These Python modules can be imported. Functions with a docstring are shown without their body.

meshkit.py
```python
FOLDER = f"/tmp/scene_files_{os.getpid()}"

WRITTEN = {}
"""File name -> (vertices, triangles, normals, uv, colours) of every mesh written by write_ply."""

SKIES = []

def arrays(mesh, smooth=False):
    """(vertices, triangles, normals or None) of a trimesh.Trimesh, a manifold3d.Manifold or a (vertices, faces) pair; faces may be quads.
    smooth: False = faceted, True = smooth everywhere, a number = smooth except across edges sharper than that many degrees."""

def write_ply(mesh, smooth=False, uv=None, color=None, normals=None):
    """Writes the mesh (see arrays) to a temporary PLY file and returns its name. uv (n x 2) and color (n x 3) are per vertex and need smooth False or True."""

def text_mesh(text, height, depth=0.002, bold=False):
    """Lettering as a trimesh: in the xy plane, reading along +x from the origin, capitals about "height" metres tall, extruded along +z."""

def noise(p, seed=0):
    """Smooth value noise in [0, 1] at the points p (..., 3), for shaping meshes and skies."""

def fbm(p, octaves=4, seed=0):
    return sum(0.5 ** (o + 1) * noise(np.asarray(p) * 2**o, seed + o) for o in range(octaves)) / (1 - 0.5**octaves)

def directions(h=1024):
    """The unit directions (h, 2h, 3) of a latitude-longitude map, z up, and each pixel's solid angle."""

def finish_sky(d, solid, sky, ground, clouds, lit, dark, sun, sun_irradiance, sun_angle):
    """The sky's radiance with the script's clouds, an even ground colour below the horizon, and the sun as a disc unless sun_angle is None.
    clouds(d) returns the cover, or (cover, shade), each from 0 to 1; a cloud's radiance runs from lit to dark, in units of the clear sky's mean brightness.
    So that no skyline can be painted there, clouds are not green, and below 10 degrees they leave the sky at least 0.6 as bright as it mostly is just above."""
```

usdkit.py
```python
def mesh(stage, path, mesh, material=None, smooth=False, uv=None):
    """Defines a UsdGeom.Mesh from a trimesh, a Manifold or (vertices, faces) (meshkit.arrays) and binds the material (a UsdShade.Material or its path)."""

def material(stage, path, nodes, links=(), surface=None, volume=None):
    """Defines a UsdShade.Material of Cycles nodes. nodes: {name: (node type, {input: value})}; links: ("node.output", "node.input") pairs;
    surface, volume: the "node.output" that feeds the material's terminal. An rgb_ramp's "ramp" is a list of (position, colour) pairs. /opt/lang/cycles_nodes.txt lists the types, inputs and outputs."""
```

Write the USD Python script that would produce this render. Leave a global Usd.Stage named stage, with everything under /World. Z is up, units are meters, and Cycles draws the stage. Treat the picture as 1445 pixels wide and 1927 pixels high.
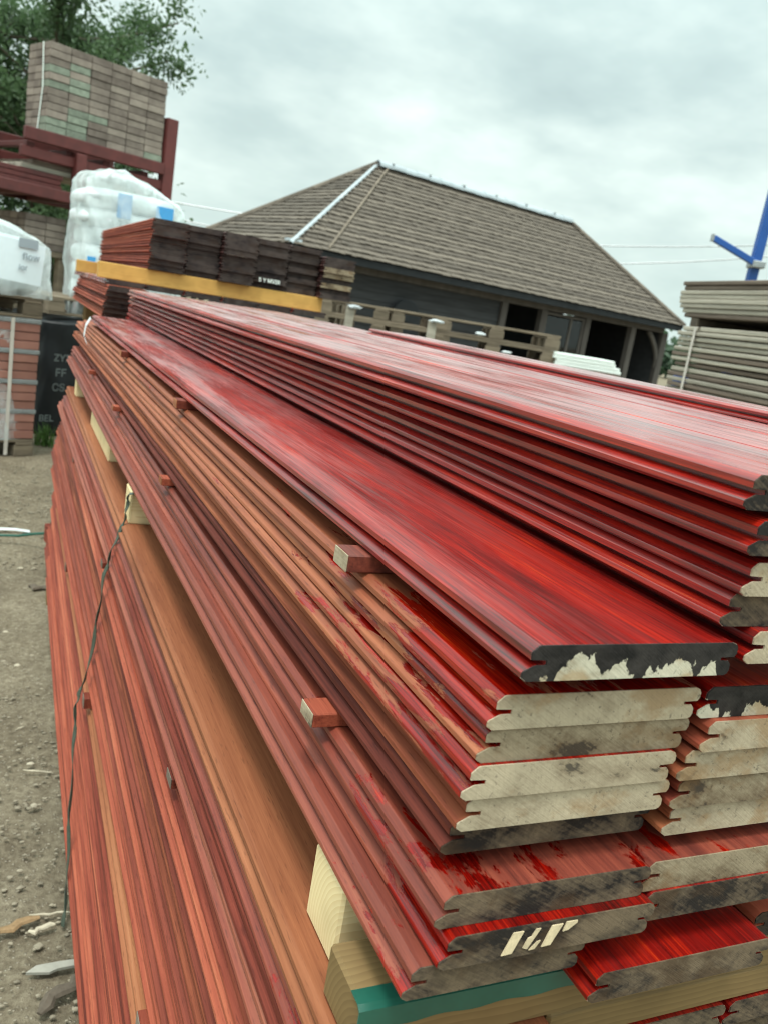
import math, random
import numpy as np
import usdkit, meshkit
from pxr import Usd, UsdGeom, UsdLux, UsdShade, Gf, Sdf, Vt

stage = Usd.Stage.CreateInMemory()
UsdGeom.SetStageUpAxis(stage, 'Z')
UsdGeom.SetStageMetersPerUnit(stage, 1.0)
UsdGeom.Xform.Define(stage, '/World')
UsdGeom.Scope.Define(stage, '/World/Looks')
rng = np.random.default_rng(7)
random.seed(7)
H = 1.40                                    # height of the lens over the ground

# ---------------------------------------------------------------- camera, sky, sun
cam = UsdGeom.Camera.Define(stage, '/World/camera')
cam.CreateHorizontalApertureAttr(36.0)
cam.CreateFocalLengthAttr(39.8616)
cam.CreateClippingRangeAttr(Gf.Vec2f(0.02, 2000))
cam.CreateFocusDistanceAttr(0.9)
cam.CreateFStopAttr(13.0)
cam.CreateExposureAttr(0.54)
_r = (0.90819529, -0.38728969, 0.1587073)
_u = (-0.05371116, 0.26820845, 0.96186243)
_b = (-0.41508604, -0.88208329, 0.22278387)
cam.AddTransformOp().Set(Gf.Matrix4d(*_r, 0, *_u, 0, *_b, 0, 0, 0, H, 1))

SUN_DIR = np.array([-0.22, -0.20, 0.95]); SUN_DIR /= np.linalg.norm(SUN_DIR)
SUN_EL = math.asin(SUN_DIR[2]); SUN_ROT = math.atan2(SUN_DIR[0], SUN_DIR[1])


class Ref:
    def __init__(self, s): self.s = s


class Node:
    def __init__(self, name): self.name = name
    def __getattr__(self, k): return Ref(f'{self.name}.{k}')


class Graph:
    """Collects Cycles nodes and links for one material."""
    def __init__(self): self.nodes, self.links = {}, []
    def __call__(self, kind, **kw):
        name = f'n{len(self.nodes)}'
        vals = {}
        for k, v in kw.items():
            if isinstance(v, Ref): self.links.append((v.s, f'{name}.{k}'))
            else: vals[k] = v
        self.nodes[name] = (kind, vals)
        return Node(name)
    def m(self, op, a, b=0.5, c=None, clamp=False):
        kw = dict(math_type=op, value1=a, value2=b, use_clamp=clamp)
        if c is not None: kw['value3'] = c
        return self('math', **kw).value
    def mix(self, fac, a, b, kind='mix'):
        return self('mix', mix_type=kind, fac=fac, color1=a, color2=b).color
    def ramp(self, fac, stops, interp=True):
        return self('rgb_ramp', fac=fac, ramp=stops, interpolate=interp).color
    def rng(self, v, a, b, c=0.0, d=1.0):
        return self('map_range', value=v, from_min=a, from_max=b, to_min=c, to_max=d, clamp=True).result
    def done(self, name, surface=None, volume=None):
        return usdkit.material(stage, '/World/Looks/' + name, self.nodes, self.links, surface=surface.s if surface else None, volume=volume.s if volume else None)


def sky_material():
    g = Graph()
    tc = g('texture_coordinate').generated
    sk = g('sky_texture', sky_type='single_scattering', sun_disc=False, sun_elevation=SUN_EL, sun_rotation=SUN_ROT, air_density=1.0, aerosol_density=2.0, ozone_density=1.0)
    s = g('separate_xyz', vector=tc)
    zz = g.m('maximum', s.z, 0.02)
    zc = g.m('add', zz, 0.28)
    px = g.m('divide', s.x, zc); py = g.m('divide', s.y, zc)
    v = g('combine_xyz', x=px, y=py, z=0.0).vector
    big = g('noise_texture', vector=v, scale=1.15, detail=5.0, roughness=0.48, distortion=0.15).fac
    fine = g('noise_texture', vector=v, scale=3.4, detail=6.0, roughness=0.52).fac
    f = g.m('multiply_add', fine, 0.35, g.m('multiply', big, 0.75))
    shade = g.ramp(g.rng(f, 0.31, 0.74), [(0.0, (3.2, 4.1, 4.1)), (0.35, (4.5, 5.6, 5.4)), (0.58, (6.0, 7.1, 6.7)), (1.0, (9.4, 10.4, 9.6))])
    # an overcast sky is brighter overhead and fades to a pale band low down
    lift = g.m('multiply_add', g.m('power', zz, 2.2), 2.6, 0.90)
    liftc = g('combine_xyz', x=lift, y=lift, z=lift).vector
    cl = g.mix(1.0, shade, liftc, 'multiply')
    low = g.rng(zz, 0.0, 0.22, 0.85, 0.0)
    cl = g.mix(low, cl, (5.4, 6.6, 6.2))
    col = g.mix(0.93, sk.color, cl)
    bg = g('background_shader', color=col, strength=0.10)
    return g.done('overcast_sky', bg.background)


dome = UsdLux.DomeLight.Define(stage, '/World/sky')
UsdShade.MaterialBindingAPI.Apply(dome.GetPrim()).Bind(sky_material())
for k, v in dict(label='pale overcast sky with soft grey-green clouds', category='sky', kind='structure').items():
    dome.GetPrim().SetCustomDataByKey(k, v)
sun = UsdLux.DistantLight.Define(stage, '/World/sun')
sun.CreateNormalizeAttr(True) if hasattr(sun, 'CreateNormalizeAttr') else None
sun.CreateIntensityAttr(0.40)
sun.CreateAngleAttr(14.0)
sun.CreateColorAttr(Gf.Vec3f(1.0, 0.96, 0.9))
_z = SUN_DIR; _x = np.cross([0, 1, 0], _z); _x /= np.linalg.norm(_x); _y = np.cross(_z, _x)
sun.AddTransformOp().Set(Gf.Matrix4d(*_x, 0, *_y, 0, *_z, 0, 0, 0, 30, 1))

# ---------------------------------------------------------------- naming and grouping helpers
_used = {}
def numbered(parent, name):
    k = (str(parent), name); n = _used.get(k, -1) + 1; _used[k] = n
    return name if n == 0 else f'{name}_{n:03d}'

def tag(prim, label=None, cat=None, group=None, kind=None):
    for k, v in (('label', label), ('category', cat), ('group', group), ('kind', kind)):
        if v: prim.SetCustomDataByKey(k, v)
    return prim

def place(x, loc=None, rz=0.0, rx=0.0, ry=0.0):
    if loc is not None: x.AddTranslateOp().Set(Gf.Vec3d(*map(float, loc)))
    if rz: x.AddRotateZOp().Set(float(rz))
    if ry: x.AddRotateYOp().Set(float(ry))
    if rx: x.AddRotateXOp().Set(float(rx))

def thing(name, label, cat, loc=(0, 0, 0), rz=0.0, group=None, rx=0.0, ry=0.0, kind=None):
    x = UsdGeom.Xform.Define(stage, '/World/' + numbered('/World', name))
    place(x, loc, rz, rx, ry)
    return tag(x.GetPrim(), label, cat, group, kind)

def part(parent, name, mesh, mat, smooth=False, label=None, kind=None):
    p = parent.GetPath()
    o = usdkit.mesh(stage, f'{p}/{numbered(p, name)}', mesh, mat, smooth)
    return tag(o.GetPrim(), label, None, None, kind)

def single(name, mesh, mat, label, cat, loc=None, rz=0.0, group=None, smooth=False, kind=None, rx=0.0, ry=0.0):
    o = usdkit.mesh(stage, '/World/' + numbered('/World', name), mesh, mat, smooth)
    place(o, loc, rz, rx, ry)
    return tag(o.GetPrim(), label, cat, group, kind)

def copy_of(proto, name, label, cat, loc, rz=0.0, group=None, rx=0.0, ry=0.0):
    t = thing(name, label, cat, loc, rz, group, rx, ry)
    t.GetReferences().AddInternalReference(proto)
    t.SetInstanceable(True)
    return t

def klass(name):
    return stage.CreateClassPrim('/' + name) if False else stage.CreateClassPrim('/World/_' + name)

# ---------------------------------------------------------------- mesh helpers
def cat(ms):
    V, F, n = [], [], 0
    for v, f in ms:
        v = np.asarray(v, float); f = np.asarray(f, int)
        if f.shape[1] == 4: f = np.vstack([f[:, [0, 1, 2]], f[:, [0, 2, 3]]])
        V.append(v); F.append(f + n); n += len(v)
    return np.vstack(V), np.vstack(F)

def outward(m):
    v, f = np.asarray(m[0], float), np.asarray(m[1]); c = v - v.mean(0)
    vol = np.einsum('ij,ij->', c[f[:, 0]], np.cross(c[f[:, 1]], c[f[:, 2]]))
    return (v, f[:, ::-1]) if vol < 0 else (v, f)

def shift(m, d): return (np.asarray(m[0], float) + np.asarray(d, float), m[1])

def rotz(m, a):
    c, s = math.cos(math.radians(a)), math.sin(math.radians(a))
    v = np.asarray(m[0], float).copy(); x, y = v[:, 0].copy(), v[:, 1].copy()
    v[:, 0] = c * x - s * y; v[:, 1] = s * x + c * y
    return v, m[1]

def rotaxis(m, axis, deg, at=(0, 0, 0)):
    a = np.asarray(axis, float); a /= np.linalg.norm(a); t = math.radians(deg)
    K = np.array([[0, -a[2], a[1]], [a[2], 0, -a[0]], [-a[1], a[0], 0]])
    R = np.eye(3) + math.sin(t) * K + (1 - math.cos(t)) * K @ K
    v = (np.asarray(m[0], float) - at) @ R.T + at
    return v, m[1]

def cbox(size, centre=(0, 0, 0), bevel=0.004):
    """A box with chamfered edges (44 triangles)."""
    h = np.asarray(size, float) / 2; b = min(bevel, 0.45 * float(min(size)))
    V = []; idx = {}
    for sx in (-1, 1):
        for sy in (-1, 1):
            for sz in (-1, 1):
                for a in range(3):
                    p = np.array([sx, sy, sz]) * (h - b); p[a] = (sx, sy, sz)[a] * h[a]
                    idx[(sx, sy, sz, a)] = len(V); V.append(p)
    F = []
    for a in range(3):
        o = [i for i in range(3) if i != a]
        for s in (-1, 1):
            q = []
            for u, w in ((-1, -1), (1, -1), (1, 1), (-1, 1)):
                k = [0, 0, 0]; k[a] = s; k[o[0]] = u; k[o[1]] = w; q.append(idx[(*k, a)])
            F.append(q)
        for u in (-1, 1):
            for w in (-1, 1):
                k1 = [0, 0, 0]; k1[a] = -1; k1[o[0]] = u; k1[o[1]] = w
                k2 = list(k1); k2[a] = 1
                F.append([idx[(*k1, o[0])], idx[(*k2, o[0])], idx[(*k2, o[1])], idx[(*k1, o[1])]])
    T = []
    for q in F: T += [[q[0], q[1], q[2]], [q[0], q[2], q[3]]]
    for sx in (-1, 1):
        for sy in (-1, 1):
            for sz in (-1, 1): T.append([idx[(sx, sy, sz, a)] for a in range(3)])
    V = np.array(V); T = np.array(T)
    n = np.cross(V[T[:, 1]] - V[T[:, 0]], V[T[:, 2]] - V[T[:, 0]])
    flip = (n * V[T].mean(1)).sum(1) < 0
    T[flip] = T[flip][:, ::-1]
    return V + np.asarray(centre, float), T

def bar(a, b, w, t, bevel=0.004, up=(0, 0, 1)):
    """A rectangular bar from a to b, w wide, t thick along 'up'."""
    a = np.asarray(a, float); b = np.asarray(b, float); d = b - a; L = np.linalg.norm(d); d /= L
    s = np.cross(d, up); s /= np.linalg.norm(s); u = np.cross(s, d)
    v, f = cbox((L, w, t), (0, 0, 0), bevel)
    return (a + b) / 2 + v[:, :1] * d + v[:, 1:2] * s + v[:, 2:] * u, f if np.linalg.det(np.stack([d, s, u])) > 0 else f[:, ::-1]

def tube(pts, r, n=8, cap=True):
    p = np.asarray(pts, float); t = np.gradient(p, axis=0); t /= np.linalg.norm(t, axis=1, keepdims=True)
    a = np.cross(t, np.where(np.abs(t[:, 2:]) < .9, [0, 0, 1.], [1., 0, 0])); a /= np.linalg.norm(a, axis=1, keepdims=True)
    b = np.cross(t, a); r = np.broadcast_to(r, (len(p),)); an = np.arange(n) * 2 * np.pi / n
    v = p[:, None] + r[:, None, None] * (np.cos(an)[None, :, None] * a[:, None] + np.sin(an)[None, :, None] * b[:, None])
    v = v.reshape(-1, 3); F = []
    for i in range(len(p) - 1):
        for j in range(n):
            k = (j + 1) % n
            F += [[i * n + j, i * n + k, (i + 1) * n + k], [i * n + j, (i + 1) * n + k, (i + 1) * n + j]]
    if cap:
        e = (len(p) - 1) * n
        for j in range(1, n - 1): F += [[0, j + 1, j], [e, e + j, e + j + 1]]
    return v, np.array(F)

def ribbon(pts, w, t, side):
    """A flat strap along pts, w wide along 'side', t thick."""
    p = np.asarray(pts, float); side = np.asarray(side, float)
    if side.ndim == 1: side = np.tile(side, (len(p), 1))
    side /= np.linalg.norm(side, axis=1, keepdims=True)
    tg = np.gradient(p, axis=0); tg /= np.linalg.norm(tg, axis=1, keepdims=True)
    nn = np.cross(tg, side); nn /= np.linalg.norm(nn, axis=1, keepdims=True)
    rows = [p - side * w / 2 - nn * t / 2, p + side * w / 2 - nn * t / 2, p + side * w / 2 + nn * t / 2, p - side * w / 2 + nn * t / 2]
    v = np.stack(rows, 1).reshape(-1, 3); F = []
    for i in range(len(p) - 1):
        for j in range(4):
            k = (j + 1) % 4
            F += [[i * 4 + j, i * 4 + k, (i + 1) * 4 + k], [i * 4 + j, (i + 1) * 4 + k, (i + 1) * 4 + j]]
    e = (len(p) - 1) * 4
    F += [[0, 2, 1], [0, 3, 2], [e, e + 1, e + 2], [e, e + 2, e + 3]]
    return v, np.array(F)

def earclip(P):
    import mapbox_earcut as me
    return np.asarray(me.triangulate_float64(np.asarray(P, float), np.array([len(P)], np.uint32))).reshape(-1, 3)

try:
    import mapbox_earcut  # noqa
except Exception:
    def earclip(P):
        P = np.asarray(P, float); idx = list(range(len(P))); T = []
        area = lambda a, b, c: (b[0] - a[0]) * (c[1] - a[1]) - (b[1] - a[1]) * (c[0] - a[0])
        if sum(P[i - 1][0] * P[i][1] - P[i][0] * P[i - 1][1] for i in range(len(P))) < 0: idx.reverse()
        guard = 0
        while len(idx) > 3 and guard < 5000:
            for k in range(len(idx)):
                guard += 1
                i, j, l = idx[k - 1], idx[k], idx[(k + 1) % len(idx)]
                if area(P[i], P[j], P[l]) <= 1e-14: continue
                if any(m not in (i, j, l) and area(P[i], P[j], P[m]) >= -1e-14 and area(P[j], P[l], P[m]) >= -1e-14 and area(P[l], P[i], P[m]) >= -1e-14 for m in idx): continue
                T.append([i, j, l]); idx.pop(k); break
            else: break
        T.append(idx[:3])
        return np.array(T)

# the planed profile of the cladding boards: bevelled lips either side of a slot, x across, z down from the top
BW, BT = 0.186, 0.0265
def profile(W=BW, T=BT, lip=0.0042):
    k = T / 0.0265
    L = [(0.0075, 0.0), (0.0062, -0.0004), (0.0016, -0.0044), (0.0010, -0.0052), (0.0012, -0.0104), (0.0140, -0.0110), (0.0140, -0.0146), (0.0058, -0.0147),
         (0.0044, -0.0151), (-lip + .0008, -0.0190), (-lip, -0.0200), (-lip, -0.0236), (-lip + .0044, -0.0265)]
    R = [(W - 0.0050, -0.0265), (W - .0022, -0.0252), (W - .0008, -0.0225), (W - .0012, -0.0178), (W - .0040, -0.0146), (W - .0120, -0.0144), (W - .0120, -0.0118), (W + .0012, -0.0115),
         (W + .0030, -0.0088), (W + .0030, -0.0046), (W + .0012, -0.0016), (W - .0030, 0.0)]
    return np.array([(x, z * k) for x, z in L + R])       # counter-clockwise seen from the front

def board_mesh(L, W=BW, T=BT, seg=14, seed=0, bow=0.0015, prof=None, y0=0.0):
    """A board along +y from y0, with a slight bow and twist of its own."""
    P = profile(W, T) if prof is None else np.asarray(prof)
    r = np.random.default_rng(seed); n = len(P)
    y = np.linspace(0, L, seg + 1) + y0
    ph = r.uniform(0, 6.3, 4)
    dx = bow * (np.sin(y * 1.1 + ph[0]) - np.sin(y0 * 1.1 + ph[0])) * 1.4
    dz = bow * .55 * (np.sin(y * 1.7 + ph[1]) - np.sin(y0 * 1.7 + ph[1]))
    jit = np.zeros((seg + 1, n))
    if seg > 8: jit = .0009 * (meshkit.noise(np.stack([np.repeat(y[:, None] * 14, n, 1), np.repeat(np.arange(n)[None] * .45, seg + 1, 0), np.full((seg + 1, n), seed * .37 % 97)], -1).reshape(-1, 3), seed % 50).reshape(seg + 1, n) - .5) * (P[None, :, 0] < .012)
    v = np.empty((seg + 1, n, 3))
    v[:, :, 0] = P[None, :, 0] + dx[:, None] + jit; v[:, :, 1] = y[:, None]; v[:, :, 2] = P[None, :, 1] + dz[:, None]
    v = v.reshape(-1, 3); F = []
    for i in range(seg):
        for j in range(n):
            k = (j + 1) % n
            F += [[i * n + j, (i + 1) * n + j, (i + 1) * n + k], [i * n + j, (i + 1) * n + k, i * n + k]]
    t = earclip(P); a = P[t[:, 0]]; b = P[t[:, 1]]; c = P[t[:, 2]]
    sgn = (b[:, 0] - a[:, 0]) * (c[:, 1] - a[:, 1]) - (b[:, 1] - a[:, 1]) * (c[:, 0] - a[:, 0])
    t[sgn < 0] = t[sgn < 0][:, ::-1]
    F = np.array(F); F = np.vstack([F, t[:, ::-1], t + seg * n])
    return outward((v, F))

def blob(size, centre, seed=0, sub=2, amp=0.25, freq=2.0):
    import trimesh
    s = trimesh.creation.icosphere(subdivisions=sub)
    d = np.array(s.vertices); k = 1 + amp * (meshkit.fbm(d * freq + seed * 7.3, 3, seed) - .5) * 2
    return d * k[:, None] * (np.asarray(size) / 2) + np.asarray(centre), np.array(s.faces)

# ---------------------------------------------------------------- materials
def base(g, col, rough=0.6, spec=0.4, bump=None, dist=0.002, strength=0.6, **kw):
    if bump is not None:
        kw['normal'] = g('bump', height=bump, distance=dist, strength=strength).normal
    return g('principled_bsdf', base_color=col, roughness=rough, specular_ior_level=spec, **kw)

def pos(g, scale, obj=False, rot=(0, 0, 0), loc=(0, 0, 0)):
    src = g('texture_coordinate').object if obj else g('geometry').position
    return g('mapping', vector=src, scale=scale, rotation=rot, location=loc).vector

def bare_nodes(g, tones, obj=False):
    """Freshly planed hardwood: long grain streaks over slow colour changes, plus per-board tint."""
    rnd = g('object_info').random
    off = g.m('multiply', rnd, 37.0)
    offv = g('combine_xyz', x=off, y=0.0, z=off).vector
    p = g('vector_math', math_type='add', vector1=pos(g, (26, 1.1, 30), obj), vector2=offv).vector
    a = g('noise_texture', vector=p, scale=1.0, detail=5.0, roughness=0.6, distortion=0.6).fac
    q = g('vector_math', math_type='add', vector1=pos(g, (210, 5.0, 210), obj), vector2=offv).vector
    b = g('noise_texture', vector=q, scale=1.0, detail=3.0, roughness=0.7).fac
    q2 = g('vector_math', math_type='add', vector1=pos(g, (420, 34.0, 420), obj), vector2=offv).vector
    pores = g('noise_texture', vector=q2, scale=1.0, detail=2.0, roughness=0.6).fac
    f = g.m('add', g.m('multiply', a, 0.62), g.m('multiply', b, 0.38))
    f = g.m('add', f, g.m('multiply', g.m('subtract', rnd, 0.5), 0.24))
    col = g.ramp(g.rng(f, 0.24, 0.76), tones)
    dark = g.rng(pores, 0.60, 0.74)
    col = g.mix(g.m('multiply', dark, 0.45), col, tuple(0.35 * np.array(tones[0][1])))
    return col, f, pores

def stain_nodes(g):
    p = pos(g, (34, 1.3, 34)); q = pos(g, (300, 6.0, 300))
    a = g('noise_texture', vector=p, scale=1.0, detail=6.0, roughness=0.62, distortion=0.8).fac
    b = g('noise_texture', vector=q, scale=1.0, detail=3.0, roughness=0.7).fac
    c = g('noise_texture', vector=pos(g, (9, 3.2, 9)), scale=1.0, detail=4.0).fac
    d = g('noise_texture', vector=pos(g, (900, 22.0, 900)), scale=1.0, detail=2.0, roughness=0.6).fac
    f = g.m('add', g.m('multiply', a, 0.30), g.m('add', g.m('multiply', b, 0.36), g.m('add', g.m('multiply', c, 0.16), g.m('multiply', d, 0.18))))
    col = g.ramp(g.rng(f, 0.35, 0.66), [(0.0, (0.014, 0.0008, 0.0008)), (0.22, (0.062, 0.0015, 0.001)), (0.48, (0.175, 0.003, 0.0015)), (0.75, (0.33, 0.011, 0.0025)), (1.0, (0.52, 0.070, 0.008))])
    return col, f, b

SAPELE = dict(
    rose=[(0.0, (0.071, 0.011, 0.007)), (0.30, (0.189, 0.035, 0.020)), (0.65, (0.336, 0.078, 0.041)), (1.0, (0.470, 0.152, 0.078))],
    orange=[(0.0, (0.080, 0.017, 0.008)), (0.30, (0.193, 0.046, 0.021)), (0.65, (0.319, 0.094, 0.041)), (1.0, (0.454, 0.172, 0.078))],
    brown=[(0.0, (0.042, 0.007, 0.005)), (0.30, (0.118, 0.022, 0.013)), (0.65, (0.223, 0.048, 0.027)), (1.0, (0.336, 0.100, 0.055))],
    tan=[(0.0, (0.126, 0.036, 0.016)), (0.30, (0.218, 0.070, 0.030)), (0.65, (0.311, 0.112, 0.050)), (1.0, (0.420, 0.176, 0.082))])

def bare_mat(key):
    g = Graph(); col, f, pores = bare_nodes(g, SAPELE[key])
    return g.done('bare_timber_' + key, base(g, col, g.rng(f, 0.3, 0.7, 0.70, 0.52), 0.22, bump=pores, dist=0.0006, strength=0.35).BSDF)

def stain_mat():
    g = Graph(); col, f, b = stain_nodes(g)
    chat = g('wave_texture', wave_type='bands', bands_direction='y', vector=pos(g, (14, 1, 0), rot=(0, 0, 0)), scale=38.0, distortion=1.2, detail=1.0).fac
    w = g('noise_texture', vector=pos(g, (24, 6, 24)), scale=1.0, detail=3.0).fac
    bh = g.m('add', g.m('multiply', b, 0.9), g.m('add', g.m('multiply', w, 0.8), g.m('multiply', chat, 0.10)))
    nrm = g('bump', height=bh, distance=0.0008, strength=0.22).normal
    patch = g('noise_texture', vector=pos(g, (18, 2.2, 18)), scale=1.0, detail=5.0, roughness=0.65).fac
    streak = g('noise_texture', vector=pos(g, (260, 4.0, 260)), scale=1.0, detail=4.0, roughness=0.65).fac
    pf = g.m('add', g.m('multiply', patch, 0.65), g.m('multiply', streak, 0.35))
    body = g('principled_bsdf', base_color=col, roughness=0.5, specular_ior_level=0.1, normal=nrm)
    gloss = g('glossy_bsdf', color=(0.96, 0.96, 0.96), roughness=g.rng(pf, 0.38, 0.60, 0.10, 0.36), normal=g('bump', height=g.m('add', w, g.m('multiply', streak, 0.5)), distance=0.0006, strength=0.10).normal)
    fac = g.m('multiply', g('fresnel', IOR=1.85).fac, g.rng(pf, 0.66, 0.36, 0.45, 1.0))
    return g.done('red_stained_timber', g('mix_closure', fac=fac, closure1=body.BSDF, closure2=gloss.BSDF).closure)

def splash_mat(name, tones, near, far, ymax, top_only=False, scale=(30, 7, 30)):
    """Bare timber with runs and splashes of red stain. near/far: how much is covered at the front end and past ymax."""
    g = Graph(); col, f, pores = bare_nodes(g, SAPELE[tones]); sc, sf, sb = stain_nodes(g)
    P = g('separate_xyz', vector=g('geometry').position)
    n1 = g('noise_texture', vector=pos(g, scale), scale=1.0, detail=9.0, roughness=0.68, distortion=0.35).fac
    cover = g.rng(P.y, 0.42, ymax, near, far)
    thr = g.m('subtract', 1.0, cover)
    mask = g.rng(n1, 0.0, 1.0)
    mask = g('map_range', value=g.m('subtract', n1, thr), from_min=-0.022, from_max=0.016, to_min=0.0, to_max=1.0, clamp=True).result
    c = g.mix(mask, col, sc)
    rough = g.m('multiply_add', mask, -0.38, 0.55)
    return g.done(name, base(g, c, rough, 0.45, bump=g.m('add', pores, g.m('multiply', mask, 0.8)), dist=0.0006, strength=0.35).BSDF)

def seal_mat(name, pale, mid, dark, bias, drip=0.0):
    """Wax-sealed end grain: chalky sealer over saw marks, brown stains, and (drip) black stain run down from the top edge."""
    g = Graph()
    big = g('noise_texture', vector=pos(g, (11, 11, 17)), scale=1.0, detail=7.0, roughness=0.60, distortion=0.5).fac
    n = g('noise_texture', vector=pos(g, (42, 42, 60)), scale=1.0, detail=6.0, roughness=0.66, distortion=0.3).fac
    n2 = g('noise_texture', vector=pos(g, (260, 260, 260)), scale=1.0, detail=3.0).fac
    saw = g('noise_texture', vector=g('mapping', mapping_type='texture', vector=g('geometry').position, rotation=(0, 0.62, 0), scale=(.03, .03, .0011)).vector, scale=1.0, detail=2.0).fac
    saw2 = g('noise_texture', vector=g('mapping', mapping_type='texture', vector=g('geometry').position, rotation=(0, 0.50, 0), scale=(.05, .05, .0026)).vector, scale=1.0, detail=3.0).fac
    f = g.m('add', g.m('multiply', big, 0.55), g.m('add', g.m('multiply', n, 0.25), g.m('add', g.m('multiply', n2, 0.06), g.m('multiply', saw2, 0.14))))
    f = g.m('add', f, bias)
    P = np.array
    col = g.ramp(g.rng(f, 0.33, 0.67), [(0.0, dark), (0.25, dark), (0.33, mid), (0.46, tuple(.5 * P(mid) + .5 * P(pale))), (0.60, pale), (1.0, tuple(1.22 * P(pale)))])
    tint = g('noise_texture', vector=pos(g, (16, 16, 22), loc=(3.1, 0, 1.7)), scale=1.0, detail=5.0, roughness=0.6).fac
    col = g.mix(g.rng(tint, 0.52, 0.62, 0.0, 0.65), col, tuple(P(mid) * P((1.05, 0.80, 0.55))))
    rings = g('wave_texture', wave_type='rings', rings_direction='y', profile='sin' if False else 'tri', vector=g('mapping', vector=g('geometry').position, location=(-.05, 0, -1.05)).vector, scale=70.0, distortion=2.5, detail=2.0, detail_scale=3.0).fac
    col = g.mix(g.m('multiply', g.rng(rings, 0.55, 0.95), 0.07), col, tuple(0.62 * P(mid)))
    speck = g('noise_texture', vector=pos(g, (170, 170, 170)), scale=1.0, detail=4.0, roughness=0.75).fac
    col = g.mix(g.rng(speck, 0.60, 0.66, 0.0, 0.55), col, tuple(P(dark)))
    col = g.mix(g.m('multiply', g.rng(saw, 0.48, 0.70), 0.24), col, tuple(0.6 * P(mid)))
    if drip:
        z = g('separate_xyz', vector=g('texture_coordinate').object)
        hang = g('noise_texture', vector=pos(g, (80, 1, 55), True), scale=1.0, detail=7.0, roughness=0.65).fac
        lobe = g('noise_texture', vector=pos(g, (24, 1, 3), True, loc=(drip, 0, 0)), scale=1.0, detail=3.0).fac
        lim = g.m('multiply_add', g.m('add', g.m('multiply', hang, 0.30), g.m('multiply', lobe, 0.90)), -0.125, 0.058)
        mk = g('map_range', value=g.m('subtract', z.z, lim), from_min=-0.0006, from_max=0.0006, to_min=0.0, to_max=1.0, clamp=True).result
        black = g.mix(g.rng(n, 0.35, 0.65), (0.006, 0.005, 0.005), (0.034, 0.029, 0.027))
        col = g.mix(mk, col, black)
    zo = g('separate_xyz', vector=g('texture_coordinate').object)
    ed = g.m('multiply_add', g('noise_texture', vector=pos(g, (150, 1, 40), True), scale=1.0, detail=5.0, roughness=0.7).fac, 0.011, -0.0085)
    red = g('map_range', value=g.m('add', zo.z, ed), from_min=-0.0015, from_max=0.0012, to_min=0.0, to_max=0.75, clamp=True).result
    col = g.mix(red, col, (0.16, 0.012, 0.008))
    return g.done(name, base(g, col, 0.72, 0.25, bump=g.m('add', g.m('multiply', saw, 0.8), n2), dist=0.0006, strength=0.6).BSDF)

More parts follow.
